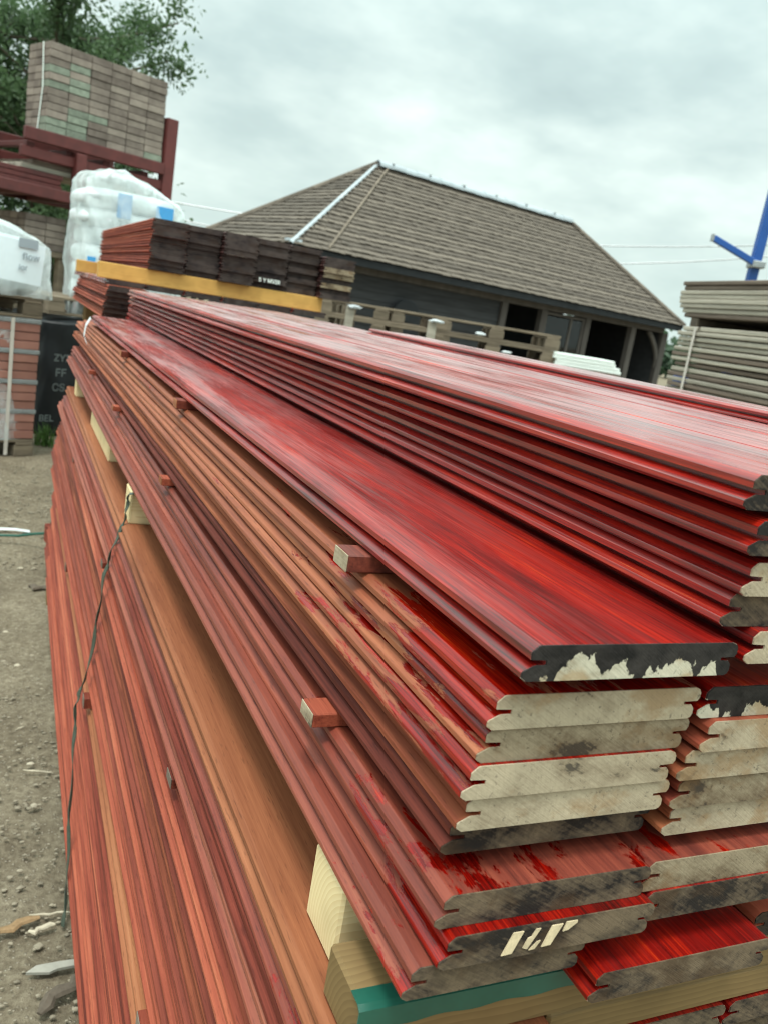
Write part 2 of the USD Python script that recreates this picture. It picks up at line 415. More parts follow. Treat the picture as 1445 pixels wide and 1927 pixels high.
MAT = {}
for k in SAPELE: MAT[k] = bare_mat(k)
MAT['stain'] = stain_mat()
MAT['dark_board'] = None
MAT['splash_heavy'] = splash_mat('splashed_timber_heavy', 'orange', 0.60, 0.36, 1.0, scale=(46, 6.5, 46))
MAT['splash_mid'] = splash_mat('splashed_timber_mid', 'orange', 0.55, 0.34, 1.0, scale=(50, 7.5, 50))
MAT['splash_light'] = splash_mat('splashed_timber_light', 'rose', 0.455, 0.24, 1.3, scale=(34, 12, 34))
MAT['splash_end'] = splash_mat('splashed_timber_end', 'rose', 0.80, 0.24, 0.62, scale=(30, 7, 30))
MAT['splash_brown'] = splash_mat('splashed_timber_brown', 'brown', 0.44, 0.20, 1.0, scale=(26, 9, 26))
MAT['seal_pale'] = seal_mat('pale_sealed_end', (0.40, 0.330, 0.235), (0.27, 0.212, 0.145), (0.085, 0.068, 0.052), 0.03)
MAT['seal_brown'] = seal_mat('brown_sealed_end', (0.27, 0.215, 0.145), (0.15, 0.108, 0.068), (0.05, 0.036, 0.026), -0.01)
MAT['seal_grey'] = seal_mat('grey_sealed_end', (0.150, 0.108, 0.070), (0.055, 0.040, 0.029), (0.014, 0.011, 0.010), -0.035)
MAT['seal_dark'] = seal_mat('dark_sealed_end', (0.50, 0.46, 0.36), (0.34, 0.29, 0.21), (0.10, 0.085, 0.07), 0.05, 1.3)
MAT['seal_drip'] = seal_mat('dripped_sealed_end', (0.50, 0.46, 0.36), (0.34, 0.29, 0.21), (0.10, 0.085, 0.07), 0.05, 7.7)
MAT['far_dark_end'] = seal_mat('blackened_end', (0.060, 0.045, 0.040), (0.034, 0.024, 0.023), (0.014, 0.010, 0.011), 0.0)

def simple(name, col, rough=0.6, spec=0.4, var=0.25, scale=8.0, obj=True, bump=0.0, stretch=(1, 1, 1), **kw):
    g = Graph()
    v = pos(g, tuple(scale * np.array(stretch)), obj)
    rnd = g('object_info').random
    v = g('vector_math', math_type='add', vector1=v, vector2=g('combine_xyz', x=g.m('multiply', rnd, 19.0), y=g.m('multiply', rnd, 7.0), z=0.0).vector).vector
    n = g('noise_texture', vector=v, scale=1.0, detail=5.0, roughness=0.6).fac
    n2 = g('noise_texture', vector=v, scale=6.0, detail=3.0, roughness=0.6).fac
    f = g.m('add', g.m('multiply', n, 0.7), g.m('multiply', n2, 0.3))
    f = g.m('add', f, g.m('multiply', g.m('subtract', rnd, 0.5), 0.2))
    c = np.array(col)
    cc = g.ramp(g.rng(f, 0.3, 0.7), [(0.0, tuple(c * (1 - var))), (0.5, tuple(c)), (1.0, tuple(np.minimum(c * (1 + var), 0.95)))])
    return g.done(name, base(g, cc, rough, spec, bump=f if bump else None, dist=bump or 0.001, strength=0.6, **kw).BSDF)

def pine_mat(name, light, dark, axis):
    """Softwood with growth rings: seen as arcs on the end, as streaks along 'axis'."""
    g = Graph()
    sc = [1.0, 1.0, 1.0]; sc[axis] = 0.06
    p = pos(g, tuple(sc), True, loc=(0.0, 0.02, 0.05))
    wob = g('noise_texture', vector=pos(g, (9, 9, 9), True), scale=1.0, detail=2.0).color
    p2 = g('vector_math', math_type='multiply_add', vector1=wob, vector2=(0.012, 0.012, 0.012), vector3=p).vector
    rings = g('wave_texture', wave_type='rings', rings_direction='xyz'[axis], profile='saw', vector=p2, scale=62.0, distortion=0.6, detail=1.0, detail_scale=2.0).fac
    n = g('noise_texture', vector=pos(g, (14, 14, 14), True), scale=1.0, detail=4.0).fac
    c = g.mix(g.m('multiply', rings, 0.55), light, dark)
    c = g.mix(g.rng(n, 0.45, 0.75, 0.0, 0.35), c, tuple(0.6 * np.array(dark)))
    return g.done(name, base(g, c, 0.7, 0.3, bump=rings, dist=0.0008, strength=0.3).BSDF)

MAT['dark_board'] = simple('darkened_board', (0.055, 0.022, 0.02), 0.6, 0.4, 0.4, 12, stretch=(1, .1, 1))
MAT['pine'] = pine_mat('pale_pine', (0.78, 0.64, 0.38), (0.60, 0.42, 0.20), 0)
MAT['old_pine'] = pine_mat('weathered_pine', (0.215, 0.140, 0.058), (0.125, 0.075, 0.030), 0)
MAT['yellow_pine'] = pine_mat('yellow_pine', (0.62, 0.36, 0.10), (0.48, 0.25, 0.06), 0)
MAT['grey_pine'] = simple('grey_weathered_timber', (0.34, 0.31, 0.255), 0.8, 0.2, 0.4, 30, stretch=(.04, 1, 1), bump=0.002)
MAT['grey_pine_dark'] = simple('dark_weathered_timber', (0.16, 0.125, 0.10), 0.8, 0.2, 0.45, 30, stretch=(.04, 1, 1), bump=0.002)
MAT['pallet_wood'] = simple('pallet_wood', (0.165, 0.132, 0.095), 0.8, 0.2, 0.45, 18, stretch=(.15, 1, 1), bump=0.002)
MAT['green_strap'] = simple('green_strap', (0.012, 0.085, 0.060), 0.28, 0.5, 0.12, 30)
MAT['dark_strap'] = simple('dark_green_strap', (0.045, 0.060, 0.045), 0.4, 0.5, 0.4, 60)
MAT['white_strap'] = simple('white_strap', (0.55, 0.50, 0.45), 0.5, 0.4, 0.1, 10)
MAT['white_paint'] = simple('cream_paint', (0.62, 0.50, 0.33), 0.6, 0.3, 0.25, 150)
MAT['rack_red'] = simple('oxide_red_steel', (0.085, 0.018, 0.016), 0.55, 0.4, 0.35, 5)
MAT['blue_steel'] = simple('blue_painted_steel', (0.010, 0.075, 0.30), 0.4, 0.5, 0.15, 4)
MAT['galv'] = simple('galvanised_steel', (0.35, 0.37, 0.38), 0.4, 0.5, 0.2, 10, metallic=0.6)
MAT['black_wood'] = simple('black_weatherboard', (0.036, 0.037, 0.039), 0.75, 0.2, 0.4, 6, stretch=(.2, 1, 2))
MAT['barn_post'] = simple('grey_oak', (0.085, 0.075, 0.068), 0.8, 0.2, 0.3, 6, stretch=(1, 1, .2))
MAT['dark_inside'] = simple('barn_interior', (0.03, 0.033, 0.036), 0.9, 0.1, 0.3, 2)
MAT['white_sheet'] = simple('white_sheeting', (0.78, 0.84, 0.80), 0.4, 0.4, 0.06, 4)
MAT['fillet'] = simple('old_mortar', (0.21, 0.175, 0.14), 0.9, 0.1, 0.3, 4)
MAT['tyre'] = simple('black_rubber', (0.012, 0.014, 0.016), 0.8, 0.3, 0.2, 10)
MAT['leadwork'] = simple('lead_flashing', (0.36, 0.41, 0.44), 0.5, 0.5, 0.15, 3)
MAT['stone'] = simple('ground_stone', (0.27, 0.235, 0.175), 0.9, 0.2, 0.45, 12)
MAT['pebble'] = simple('pale_pebble', (0.42, 0.37, 0.28), 0.8, 0.3, 0.2, 12)
MAT['stick'] = simple('old_stick', (0.26, 0.17, 0.09), 0.85, 0.2, 0.4, 20)
MAT['grey_stick'] = simple('grey_stick', (0.42, 0.37, 0.28), 0.85, 0.2, 0.3, 20)
MAT['dark_stick'] = simple('damp_stick', (0.10, 0.08, 0.06), 0.8, 0.3, 0.4, 20)
MAT['slate'] = simple('grey_shard', (0.30, 0.29, 0.25), 0.7, 0.3, 0.2, 20)
MAT['grass'] = simple('grass_blades', (0.09, 0.18, 0.04), 0.6, 0.3, 0.5, 30)

def ground_mat():
    g = Graph()
    a = g('noise_texture', vector=pos(g, (2.2, 2.2, 2.2)), scale=1.0, detail=8.0, roughness=0.65).fac
    b = g('noise_texture', vector=pos(g, (55, 55, 55)), scale=1.0, detail=6.0, roughness=0.7).fac
    vo = g('voronoi_texture', vector=pos(g, (130, 130, 130)), scale=1.0)
    f = g.m('add', g.m('multiply', a, 0.45), g.m('multiply', b, 0.55))
    col = g.ramp(g.rng(f, 0.32, 0.68), [(0.0, (0.070, 0.055, 0.037)), (0.4, (0.158, 0.130, 0.090)), (0.7, (0.235, 0.200, 0.141)), (1.0, (0.37, 0.325, 0.24))])
    chips = g.rng(g('separate_xyz', vector=vo.color).x, 0.78, 0.90)
    inn = g.rng(vo.distance, 0.30, 0.42, 1.0, 0.0)
    col = g.mix(g.m('multiply', g.m('multiply', chips, inn), 0.7), col, (0.42, 0.37, 0.29))
    h = g.m('add', b, g.m('multiply', g.m('multiply', chips, inn), 0.5))
    return g.done('gravel_dirt', base(g, col, 0.92, 0.15, bump=h, dist=0.012, strength=0.9).BSDF)
MAT['ground'] = ground_mat()

def brick_mat(name, tones, scale=9.0):
    g = Graph(); rnd = g('object_info').random
    wn = g('white_noise_texture', dimensions='3D', vector=g('vector_math', math_type='floor', vector1=pos(g, (4.4, 4.4, 12.0), True)).vector).value
    r2 = g('geometry').random_per_island
    n = g('noise_texture', vector=pos(g, (scale, scale, scale)), scale=1.0, detail=5.0, roughness=0.65).fac
    f = g.m('add', g.m('multiply', r2, 0.55), g.m('add', g.m('multiply', n, 0.45), g.m('multiply', rnd, 0.25)))
    col = g.ramp(g.rng(f, 0.2, 0.95), tones)
    return g.done(name, base(g, col, 0.85, 0.2, bump=n, dist=0.006, strength=0.5).BSDF)
MAT['brown_brick'] = brick_mat('brown_brick', [(0.0, (0.12, 0.096, 0.082)), (0.30, (0.235, 0.195, 0.165)), (0.7, (0.36, 0.310, 0.255)), (1.0, (0.54, 0.47, 0.37))])
MAT['red_tile'] = brick_mat('red_clay', [(0.0, (0.26, 0.12, 0.095)), (0.5, (0.38, 0.185, 0.145)), (1.0, (0.46, 0.25, 0.20))])
MAT['roof'] = brick_mat('plain_clay_tile', [(0.0, (0.095, 0.080, 0.066)), (0.40, (0.180, 0.152, 0.124)), (0.75, (0.25, 0.212, 0.168)), (1.0, (0.38, 0.325, 0.245))], 5.0)
MAT['green_brick'] = simple('green_tinged_brick', (0.19, 0.215, 0.17), 0.85, 0.2, 0.4, 14)

def film_mat(name, tint, alpha, rough=0.22):
    """Stretch wrap: thin, milky, mostly see-through plastic."""
    g = Graph()
    n = g('noise_texture', vector=pos(g, (5, 5, 2.2)), scale=1.0, detail=5.0, roughness=0.6, distortion=1.2).fac
    nb = g('bump', height=n, distance=0.03, strength=0.7).normal
    d = g('principled_bsdf', base_color=tint, roughness=rough, specular_ior_level=0.6, normal=nb)
    tr = g('transparent_bsdf', color=(0.95, 0.97, 0.96))
    fac = g.rng(n, 0.35, 0.68, alpha - 0.22, alpha + 0.25)
    return g.done(name, g('mix_closure', fac=fac, closure1=tr.BSDF, closure2=d.BSDF).closure)
MAT['film'] = film_mat('clear_wrap', (0.70, 0.76, 0.76), 0.42, 0.14)
MAT['film_thin'] = film_mat('thin_wrap', (0.62, 0.64, 0.64), 0.24)
MAT['grey_film'] = film_mat('grey_wrap', (0.24, 0.25, 0.25), 0.72)
MAT['sack'] = simple('white_sack', (0.60, 0.64, 0.66), 0.5, 0.4, 0.2, 5, bump=0.004)
MAT['paper'] = simple('paper_label', (0.66, 0.74, 0.78), 0.55, 0.3, 0.05, 6)
MAT['blue_print'] = simple('blue_print', (0.07, 0.33, 0.66), 0.5, 0.4, 0.1, 6)
MAT['grey_print'] = simple('grey_print', (0.26, 0.30, 0.33), 0.6, 0.3, 0.1, 6)
MAT['chalk'] = simple('white_print', (0.13, 0.15, 0.15), 0.7, 0.3, 0.3, 60)
MAT['black_film'] = simple('black_wrap', (0.012, 0.015, 0.017), 0.45, 0.35, 0.3, 6, bump=0.006)
MAT['bark'] = simple('bark', (0.10, 0.085, 0.065), 0.9, 0.2, 0.4, 10)

def leaf_mat(name, a, b):
    g = Graph(); r = g('geometry').random_per_island
    n = g('noise_texture', vector=pos(g, (0.9, 0.9, 0.9)), scale=1.0, detail=2.0).fac
    f = g.m('add', g.m('multiply', r, 0.6), g.m('multiply', n, 0.4))
    c = g.mix(f, a, b)
    d = g('principled_bsdf', base_color=c, roughness=0.5, specular_ior_level=0.4)
    t = g('translucent_bsdf', color=c)
    return g.done(name, g('mix_closure', fac=0.35, closure1=d.BSDF, closure2=t.BSDF).closure)
MAT['leaf'] = leaf_mat('tree_leaf', (0.055, 0.098, 0.042), (0.135, 0.21, 0.095))
MAT['hedge'] = leaf_mat('far_leaf', (0.045, 0.080, 0.045), (0.10, 0.155, 0.09))

def window_mat():
    g = Graph()
    fr = g('fresnel', IOR=1.5).fac
    return g.done('window_glass', g('mix_closure', fac=fr, closure1=g('transparent_bsdf', color=(0.75, 0.82, 0.84)).BSDF, closure2=g('glossy_bsdf', color=(0.9, 0.9, 0.9), roughness=0.03).BSDF).closure)
MAT['glass'] = window_mat()

# ---------------------------------------------------------------- the ground
def axis_lines(a, b, step, far):
    inner = np.arange(a, b + 1e-6, step); out = []
    s, x = step, b
    while x < far: s *= 1.35; x += s; out.append(x)
    lo, s, x = [], step, a
    while x > -far: s *= 1.35; x -= s; lo.append(x)
    return np.array(lo[::-1] + list(inner) + out)
def ground_mesh():
    xs, ys = axis_lines(-.5, .75, .013, 400), axis_lines(1.1, 8.2, .022, 400)
    X, Y = np.meshgrid(xs, ys, indexing='ij')
    p = np.stack([X.ravel(), Y.ravel(), 0 * X.ravel()], 1)
    z = .035 * (meshkit.fbm(p * 1.3, 3, 3) - .5) + .022 * (meshkit.fbm(p * 9, 3, 5) - .5) + .012 * (meshkit.fbm(p * 38, 2, 6) - .5)
    d = np.maximum(np.abs(p[:, 0]) - 3, 0) + np.maximum(np.abs(p[:, 1] - 4.5) - 6, 0)
    p[:, 2] = z * np.exp(-d / 4)
    n = len(ys); i, j = np.meshgrid(np.arange(len(xs) - 1), np.arange(n - 1), indexing='ij')
    q = np.stack([i * n + j, (i + 1) * n + j, (i + 1) * n + j + 1, i * n + j + 1], -1).reshape(-1, 4)
    return p, q
tag(usdkit.mesh(stage, '/World/ground', ground_mesh(), MAT['ground'], True).GetPrim(), 'trodden dirt and gravel yard', 'ground', None, 'structure')

def scatter_pebbles():
    ms = []
    for k in range(3200):
        y = rng.uniform(1.2, 7.0); x = rng.uniform(-.35, .25) if y < 4 else rng.uniform(-.3, .5)
        s = rng.uniform(.0025, .0078) * (1 + .12 * y) * (1.6 if rng.uniform() < .05 else 1)
        ms.append(blob((s * 1.5, s * 1.0, s * .7), (x, y, .002), k, 1, .75, 1.3))
    return cat(ms)
single('gravel', scatter_pebbles(), MAT['stone'], 'loose gravel chips over the dirt beside the stack', 'gravel', kind='stuff', smooth=True)
for loc, sz, lab in [((.13, 2.34), (.020, .014, .010), 'cream pebble lying on the dirt beside a thin twig'), ((.135, 2.13), (.02, .016, .012), 'small brown stone half sunk in the dirt left of the stack'),
                     ((.06, 3.30), (.022, .016, .010), 'pale stone on the dirt at the left picture edge'), ((.12, 4.05), (.026, .02, .012), 'whitish stone below the green cord on the ground'),
                     ((.10, 3.0), (.02, .016, .01), 'grey stone lying well left of the stack foot')]:
    single('stone', blob(sz, (0, 0, .006), int(loc[1] * 100), 2), MAT['pebble'], lab, 'stone', (*loc, 0), smooth=True)
def stick(a, b, w, t, mat, label, seed):
    a = np.array([*a, t / 2 + .004]); b = np.array([*b, t / 2 + .008])
    r = np.random.default_rng(seed); n = 7
    p = a + (b - a) * np.linspace(0, 1, n)[:, None]; d = (b - a) / np.linalg.norm(b - a); s = np.array([-d[1], d[0], 0])
    p += s * (r.normal(0, w * .18, n))[:, None]
    rad = w / 2 * r.uniform(.65, 1.05, n); rad[0] *= .55; rad[-1] *= .4
    v, f = tube(p, rad, 7); v[:, 2] = (v[:, 2] - p[:, 2].mean()) * t / w + p[:, 2].mean()
    single('wood_offcut' if w > .012 else 'twig', (v, f), MAT[mat], label, 'wood offcut' if w > .012 else 'twig')
stick((.02, 1.655), (.135, 1.695), .026, .014, 'stick', 'brown splinter of wood on the dirt at the left edge', 1)
stick((.115, 1.712), (.20, 1.70), .007, .006, 'grey_stick', 'thin pale twig pointing at the stack foot', 2)
stick((.115, 1.655), (.165, 1.672), .016, .010, 'grey_stick', 'short grey-brown offcut beside the brown splinter', 3)
stick((.125, 1.43), (.215, 1.515), .030, .016, 'dark_stick', 'dark damp offcut against the foot of the stack', 4)
stick((.11, 2.31), (.185, 2.28), .006, .005, 'grey_stick', 'bent thin twig below the cream pebble', 5)
stick((.145, 3.79), (.26, 3.755), .045, .02, 'dark_stick', 'dark flat offcut half buried beside the stack', 6)
def shard():
    P = np.array([(.0, .0), (.018, .018), (.062, .026), (.098, .030), (.101, .014), (.06, .006), (.045, -.003)])
    t = earclip(P); n = len(P); v = np.vstack([np.c_[P, np.full(n, .006)], np.c_[P, np.full(n, .012)]])
    F = [list(x + n) for x in t] + [list(x[::-1]) for x in t]
    for i in range(n): j = (i + 1) % n; F += [[i, j, j + n], [i, j + n, i + n]]
    return outward((v, np.array(F)))
single('shard', shard(), MAT['slate'], 'flat pale grey shard lying by the foot of the stack', 'shard', (.105, 1.535, .004), -8)
single('plastic_strip', ribbon([(-.05, 4.66, .012), (.03, 4.65, .014), (.10, 4.63, .020), (.17, 4.63, .012)], .028, .003, (0, 1, .1)), MAT['sack'], 'torn white plastic strip on the ground beyond the cord', 'plastic strip')
single('ground_cord', tube([(-.25, 4.50, .03), (-.1, 4.48, .035), (.03, 4.45, .04), (.11, 4.42, .05), (.18, 4.38, .075), (.24, 4.32, .10), (.29, 4.26, .14)], .007, 8), MAT['green_strap'], 'thin green cord running over the dirt to the stack', 'cord', smooth=True)
def grass_tuft():
    ms = []
    for k in range(90):
        a = rng.uniform(0, 6.28); r = rng.uniform(0, .10); h = rng.uniform(.06, .2)
        x, y = r * math.cos(a), r * math.sin(a); l = rng.uniform(.03, .1); b = rng.uniform(0, 6.28)
        p = np.array([(x, y, 0), (x + .35 * l * math.cos(b), y + .35 * l * math.sin(b), h * .6), (x + l * math.cos(b), y + l * math.sin(b), h)])
        s = np.array([-math.sin(b), math.cos(b), 0]) * .005
        ms.append((np.vstack([p[0] - s, p[0] + s, p[1] - s * .8, p[1] + s * .8, p[2]]), np.array([[0, 1, 3], [0, 3, 2], [2, 3, 4]])))
    return cat(ms)
single('grass_tuft', grass_tuft(), MAT['grass'], 'green weeds growing at the foot of the black wrapped pallet', 'weeds', (.32, 7.0, .0))

# ---------------------------------------------------------------- the timber stack in front
def board(x, z, y, L, mat, label, seal=None, W=BW, T=BT, heading=0.0, seed=None, group=None, name='timber_board', bow=0.0024, seg=36, cat_='board', tilt=0.0):
    """One board: left edge of its top face at x, top at height z above/below the lens, front end at y; x and z in metres."""
    seed = seed if seed is not None else int(abs(x * 1000) * 7 + abs(z) * 99991) % 100000
    loc, rz = (x, y, H + z), -heading
    if seal:
        t = thing(name, label, cat_, loc, rz, group, rx=tilt)
        part(t, 'plank', board_mesh(L, W, T, seg, seed, bow), MAT[mat], 28)
        P = profile(W, T); cx, cz = P.mean(0); P2 = (P - (cx, cz)) * (1 - .0005 / .09) + (cx, cz)
        part(t, 'end_seal', board_mesh(.0012, W, T, 1, seed, 0, P2, -.0011), MAT[seal], False)
        return t
    return single(name, board_mesh(L, W, T, seg, seed, bow), MAT[mat], label, cat_, loc, rz, group, 28, rx=tilt)

# first column: six boards under the glossy top one
T = BT
board(.331, -.197, .440, 3.50, 'stain', 'glossy red stained top board of the front left column, end blotched black and cream', 'seal_dark', bow=.001)
z = -.241
for x, y, m, s, lab in [(.322, .455, 'splash_heavy', 'seal_pale', 'board just under the glossy red top board, pale end, stain running over its lip'),
                        (.320, .457, 'splash_mid', 'seal_brown', 'second board under the glossy top one, tan sawn end with white specks'),
                        (.311, .453, 'splash_heavy', 'seal_pale', 'third board under the glossy top one, shorter right edge and black-splashed left corner'),
                        (.314, .455, 'orange', 'seal_pale', 'fourth board under the glossy top one, palest cream end with diagonal saw marks'),
                        (.312, .466, 'brown', 'seal_grey', 'lowest board of the upper front column, dark grey end set back')]:
    board(x, z, y, 4.0 + rng.uniform(-.2, .2), m, lab, s); z -= T + .0001
board(.302, -.3885, .440, 4.1, 'splash_light', 'bare board with dark red splashes below the lower spacers, black-grey end', 'seal_grey')
b7 = board(.305, -.4152, .430, 4.2, 'splash_end', 'red edged board with cream brush marks painted on its dark end', 'seal_grey')
board(.284, -.4420, .436, 4.1, 'splash_brown', 'narrow board lowest in the front left pack with dark rounded end', 'seal_grey', W=.150)
# cream brush marks on the end of the seventh board
def brush(pts, d=.0009):
    P = np.array(pts, float); t = earclip(P); n = len(P)
    v = np.vstack([np.c_[P[:, 0], np.full(n, -.0012 - d), P[:, 1]], np.c_[P[:, 0], np.full(n, -.0012), P[:, 1]]])
    F = [list(q) for q in t] + [list(q[::-1] + n) for q in t]
    for i in range(n): j = (i + 1) % n; F += [[i, i + n, j + n], [i, j + n, j]]
    return v, np.array(F)
for s in ([(.048, -.0225), (.057, -.0220), (.064, -.0040), (.055, -.0040)], [(.066, -.0190), (.070, -.0205), (.079, -.0040), (.075, -.0040), (.072, -.0100), (.069, -.0110)],
          [(.072, -.0220), (.077, -.0215), (.081, -.0150), (.078, -.0155)], [(.083, -.0210), (.091, -.0205), (.099, -.0035), (.089, -.0035)], [(.100, -.0105), (.105, -.0095), (.112, -.0045), (.112, -.0025), (.102, -.0025)]):
    part(b7, 'brush_mark', brush(s), MAT['white_paint'])

# second column, right of it: four stained boards above, then down to the bearer
x_rs = [.491, .502, .511, .506]
for k, (x, z, y, sl, lab) in enumerate([(.491, -.0670, .440, 'seal_grey', 'topmost glossy red board of the right column, front left edge'),
                                        (.502, -.1000, .436, 'seal_grey', 'second glossy red board down in the right column'),
                                        (.511, -.1330, .440, 'seal_pale', 'third glossy red board down in the right column'),
                                        (.506, -.1600, .447, 'seal_grey', 'fourth glossy red board down, resting just above the big top board')]):
    board(x, z, y, 3.60 + .05 * k, 'stain', lab, sl, bow=.0022)
z = -.1868
for k, (x, y, m, sl, lab) in enumerate([(.5290, .437, 'stain', 'seal_pale', 'board level with the glossy top board, to the right of its end'),
                                        (.5130, .452, 'stain', 'seal_drip', 'right column board with black drips over its cream end'),
                                        (.5180, .446, 'rose', 'seal_pale', 'right column board with one brown stain on its pale end'),
                                        (.5060, .450, 'orange', 'seal_pale', 'right column board with dark saw lines on its pale end'),
                                        (.5090, .452, 'rose', 'seal_brown', 'right column board with purplish tan end'),
                                        (.5110, .455, 'orange', 'seal_pale', 'lowest pale-ended board of the right column, chipped corner')]):
    if k == 1: z = -.2400
    board(x, z, y, 3.9 + .03 * k, m, lab, sl); z -= T + .0004
for x, z, y, m, sl, lab in [(.490, -.3885, .443, 'splash_light', 'seal_brown', 'bare board below the right column with brown streaked end and red drips'),
                            (.494, -.4152, .440, 'stain', 'seal_grey', 'red topped board under it with mottled grey-brown end'),
                            (.486, -.4420, .470, 'rose', 'seal_grey', 'dull board between mottled board and deep red board, right side')]:
    board(x, z, y, 4.0, m, lab, sl)
board(.446, -.4690, .424, 3.6, 'stain', 'deep red board pushed forward at the bottom right, lying on the brown bearer', 'seal_grey')
board(.646, -.4690, .452, 3.6, 'rose', 'bare board end at the right picture edge beside the deep red board', 'seal_grey')
board(.690, -.4420, .47, 3.6, 'rose', 'bare board just above the right picture edge bearer', 'seal_grey')
for i, (lab, m) in enumerate([('topmost dark red board end in the bottom right corner', 'stain'), ('second dark red board end down in the bottom right corner', 'brown'), ('third dark red board end down in the bottom right corner', 'stain')]):
    board(.468 + .004 * i, -.5790 - i * .0272, .462 + .01 * i, 3.5, m, lab, 'seal_grey', seg=4)
    board(.662 + .004 * i, -.5790 - i * .0272, .462 + .01 * i, 3.5, m, lab.replace('in the bottom right corner', 'at the right picture edge'), 'seal_grey', seg=4)
# columns further right, seen only from above
for k, x in enumerate((.681, .8685, 1.056)):
    for j in range(4):
        board(x, -.067 - j * .0335, .43 + .01 * j, 3.62 + .1 * k, 'stain', ['glossy red board second in from the stepped edge of the right column', 'red stained board beside the raised edge board', 'red stained board under the raised edge board'][k] if j == 0 else 'stained board inside the right hand columns of the stack', None,
              group=None if j == 0 else 'inner stained boards of the right columns')
board(1.062, -.0470, .35, 2.25, 'stain', 'raised red board lying along the far right edge of the stack', None, T=.0195)

# spacers between the layers
def spacer(x, y, z, L, w, t, mat, label, endmat=None):
    th = thing('spacer_stick', label, 'spacer', (x, y, H + z))
    part(th, 'stick', cbox((L, w, t), (L / 2, 0, -t / 2), .0012), MAT[mat])
    if endmat: part(th, 'sawn_end', cbox((.0012, w * .97, t * .97), (-.0007, 0, -t / 2), .0004), MAT[endmat])
for y, lab, m in [(.728, 'red topped spacer stick nearest the front under the glossy top board', 'splash_brown'), (1.70, 'dark spacer stick halfway along under the glossy top board', 'brown'), (2.65, 'far spacer stick under the glossy top board', 'brown')]:
    spacer(.306 + .006 * (y > 1), y, -.2236, .88 - .7, .036, .0172, m, lab, 'seal_pale' if y < 1 else 'tan')
for y, lab in [(.700, 'pale ended pink spacer stick nearest the front above the splashed board'), (1.66, 'red spacer stick halfway back above the splashed board'), (2.55, 'spacer stick third from the front above the splashed board'), (3.4, 'farthest spacer stick above the splashed board')]:
    spacer(.284 + .008 * (y > 1), y, -.3738, .96, .034, .0146, 'rose', lab, 'seal_pale' if y < 1 else 'tan')

# bearers that carry the upper pack
ZB, ZS = -.4688, -.5452
def bearer(x, y, z, sx, sy, sz, mat, label, cat_='bearer', rz=0):
    return single('timber_bearer', cbox((sx, sy, sz), (sx / 2, sy / 2, -sz / 2), .003), MAT[mat], label, cat_, (x, y, H + z), rz)
bearer(.2815, .553, ZB - .0002, .158, .072, .0755, 'pine', 'bright pine bearer with growth rings on its end, behind the green strap')
bearer(.2660, .462, -.4966, 1.00, .070, .0485, 'old_pine', 'brown bearer along the bottom of the picture with a green strap on it')
bearer(.2740, 1.905, ZB - .0002, .165, .085, .0755, 'pine', 'pine bearer halfway back that the dark strap passes over')
bearer(.2930, 2.56, ZB - .0002, .09, .62, .0755, 'pine', 'long pale block lying lengthwise under the upper pack')
bearer(.2850, 3.85, ZB - .0002, .155, .08, .0755, 'pine', 'farthest pine bearer under the upper pack')
bearer(.4460, .4635, -.5454, .82, .070, .0330, 'old_pine', 'thin brown batten just under the strapped bearer at the bottom right')
# the green strap: along the top front edge of the brown bearer, folded over its end
yb, zt = .462, H - .4966
def front_strap():
    # one flat band lapping over the bearer's edge: a top leg and a front leg
    xs = np.concatenate([np.linspace(.2640, .4700, 26)])
    sec = np.array([(yb + .018, zt + .0008), (yb + .004, zt + .0008), (yb - .0008, zt - .002), (yb - .0012, zt - .0195), (yb - .0002, zt - .0195), (yb + .0002, zt - .003), (yb + .005, zt + .0002), (yb + .018, zt + .0002)])
    n = len(sec); V = []; F = []
    for i, x in enumerate(xs):
        w = .0012 * math.sin(i * .9)
        V += [(x, a, b + (w if b < zt - .01 else 0)) for a, b in sec]
    for i in range(len(xs) - 1):
        for j in range(n):
            k = (j + 1) % n
            F += [[i * n + j, i * n + k, (i + 1) * n + k], [i * n + j, (i + 1) * n + k, (i + 1) * n + j]]
    t = earclip(sec); F += [list(q) for q in t] + [list(q[::-1] + (len(xs) - 1) * n) for q in t]
    leg = ribbon([(.2662, yb - .0006, zt - .001), (.2650, yb + .002, zt - .010), (.2650, yb + .004, zt - .035), (.2652, yb + .006, zt - .07)], .017, .0009, (0, .5, 1))
    return outward(cat([(np.array(V), np.array(F))]))
single('green_strap', front_strap(), MAT['green_strap'], 'wide glossy green strap over the brown bearer at the front', 'strap', smooth=30)

# lower packs, whose left faces are seen: boards slanting outward towards the ground
r2 = np.random.default_rng(21)
order = ['rose', 'orange', 'rose', 'brown', 'rose', 'tan', 'rose', 'orange', 'brown', 'rose']
cnt = 0
def ordinal(n):
    words = ['first', 'second', 'third', 'fourth', 'fifth', 'sixth', 'seventh', 'eighth', 'ninth', 'tenth', 'eleventh', 'twelfth', 'thirteenth', 'fourteenth', 'fifteenth', 'sixteenth', 'seventeenth', 'eighteenth']
    return words[n - 1]
def low_pack(z0, n, x0, x1, pack, heading, yf, far, mats):
    for i in range(n):
        z = z0 - i * (T + .0003)
        x = x0 + (x1 - x0) * i / max(n - 1, 1) + r2.normal(0, .0026)
        m = mats[i % len(mats)]
        tone = dict(rose='pinkish', orange='orange', brown='dark reddish', tan='tan', splash_light='red splashed', splash_brown='red splashed')[m]
        board(x + .004, z, yf + r2.uniform(-.03, .03), far - yf + r2.uniform(-.28, .22), m, f'{tone} board, {ordinal(i + 1)} down in the {pack}', None, heading=heading + r2.normal(0, .06), seg=40, bow=.0025)
low_pack(-.5456, 4, .250, .243, 'pack right under the pine bearers', 0.0, .42, 4.1, ['tan', 'splash_light', 'rose', 'splash_brown'])
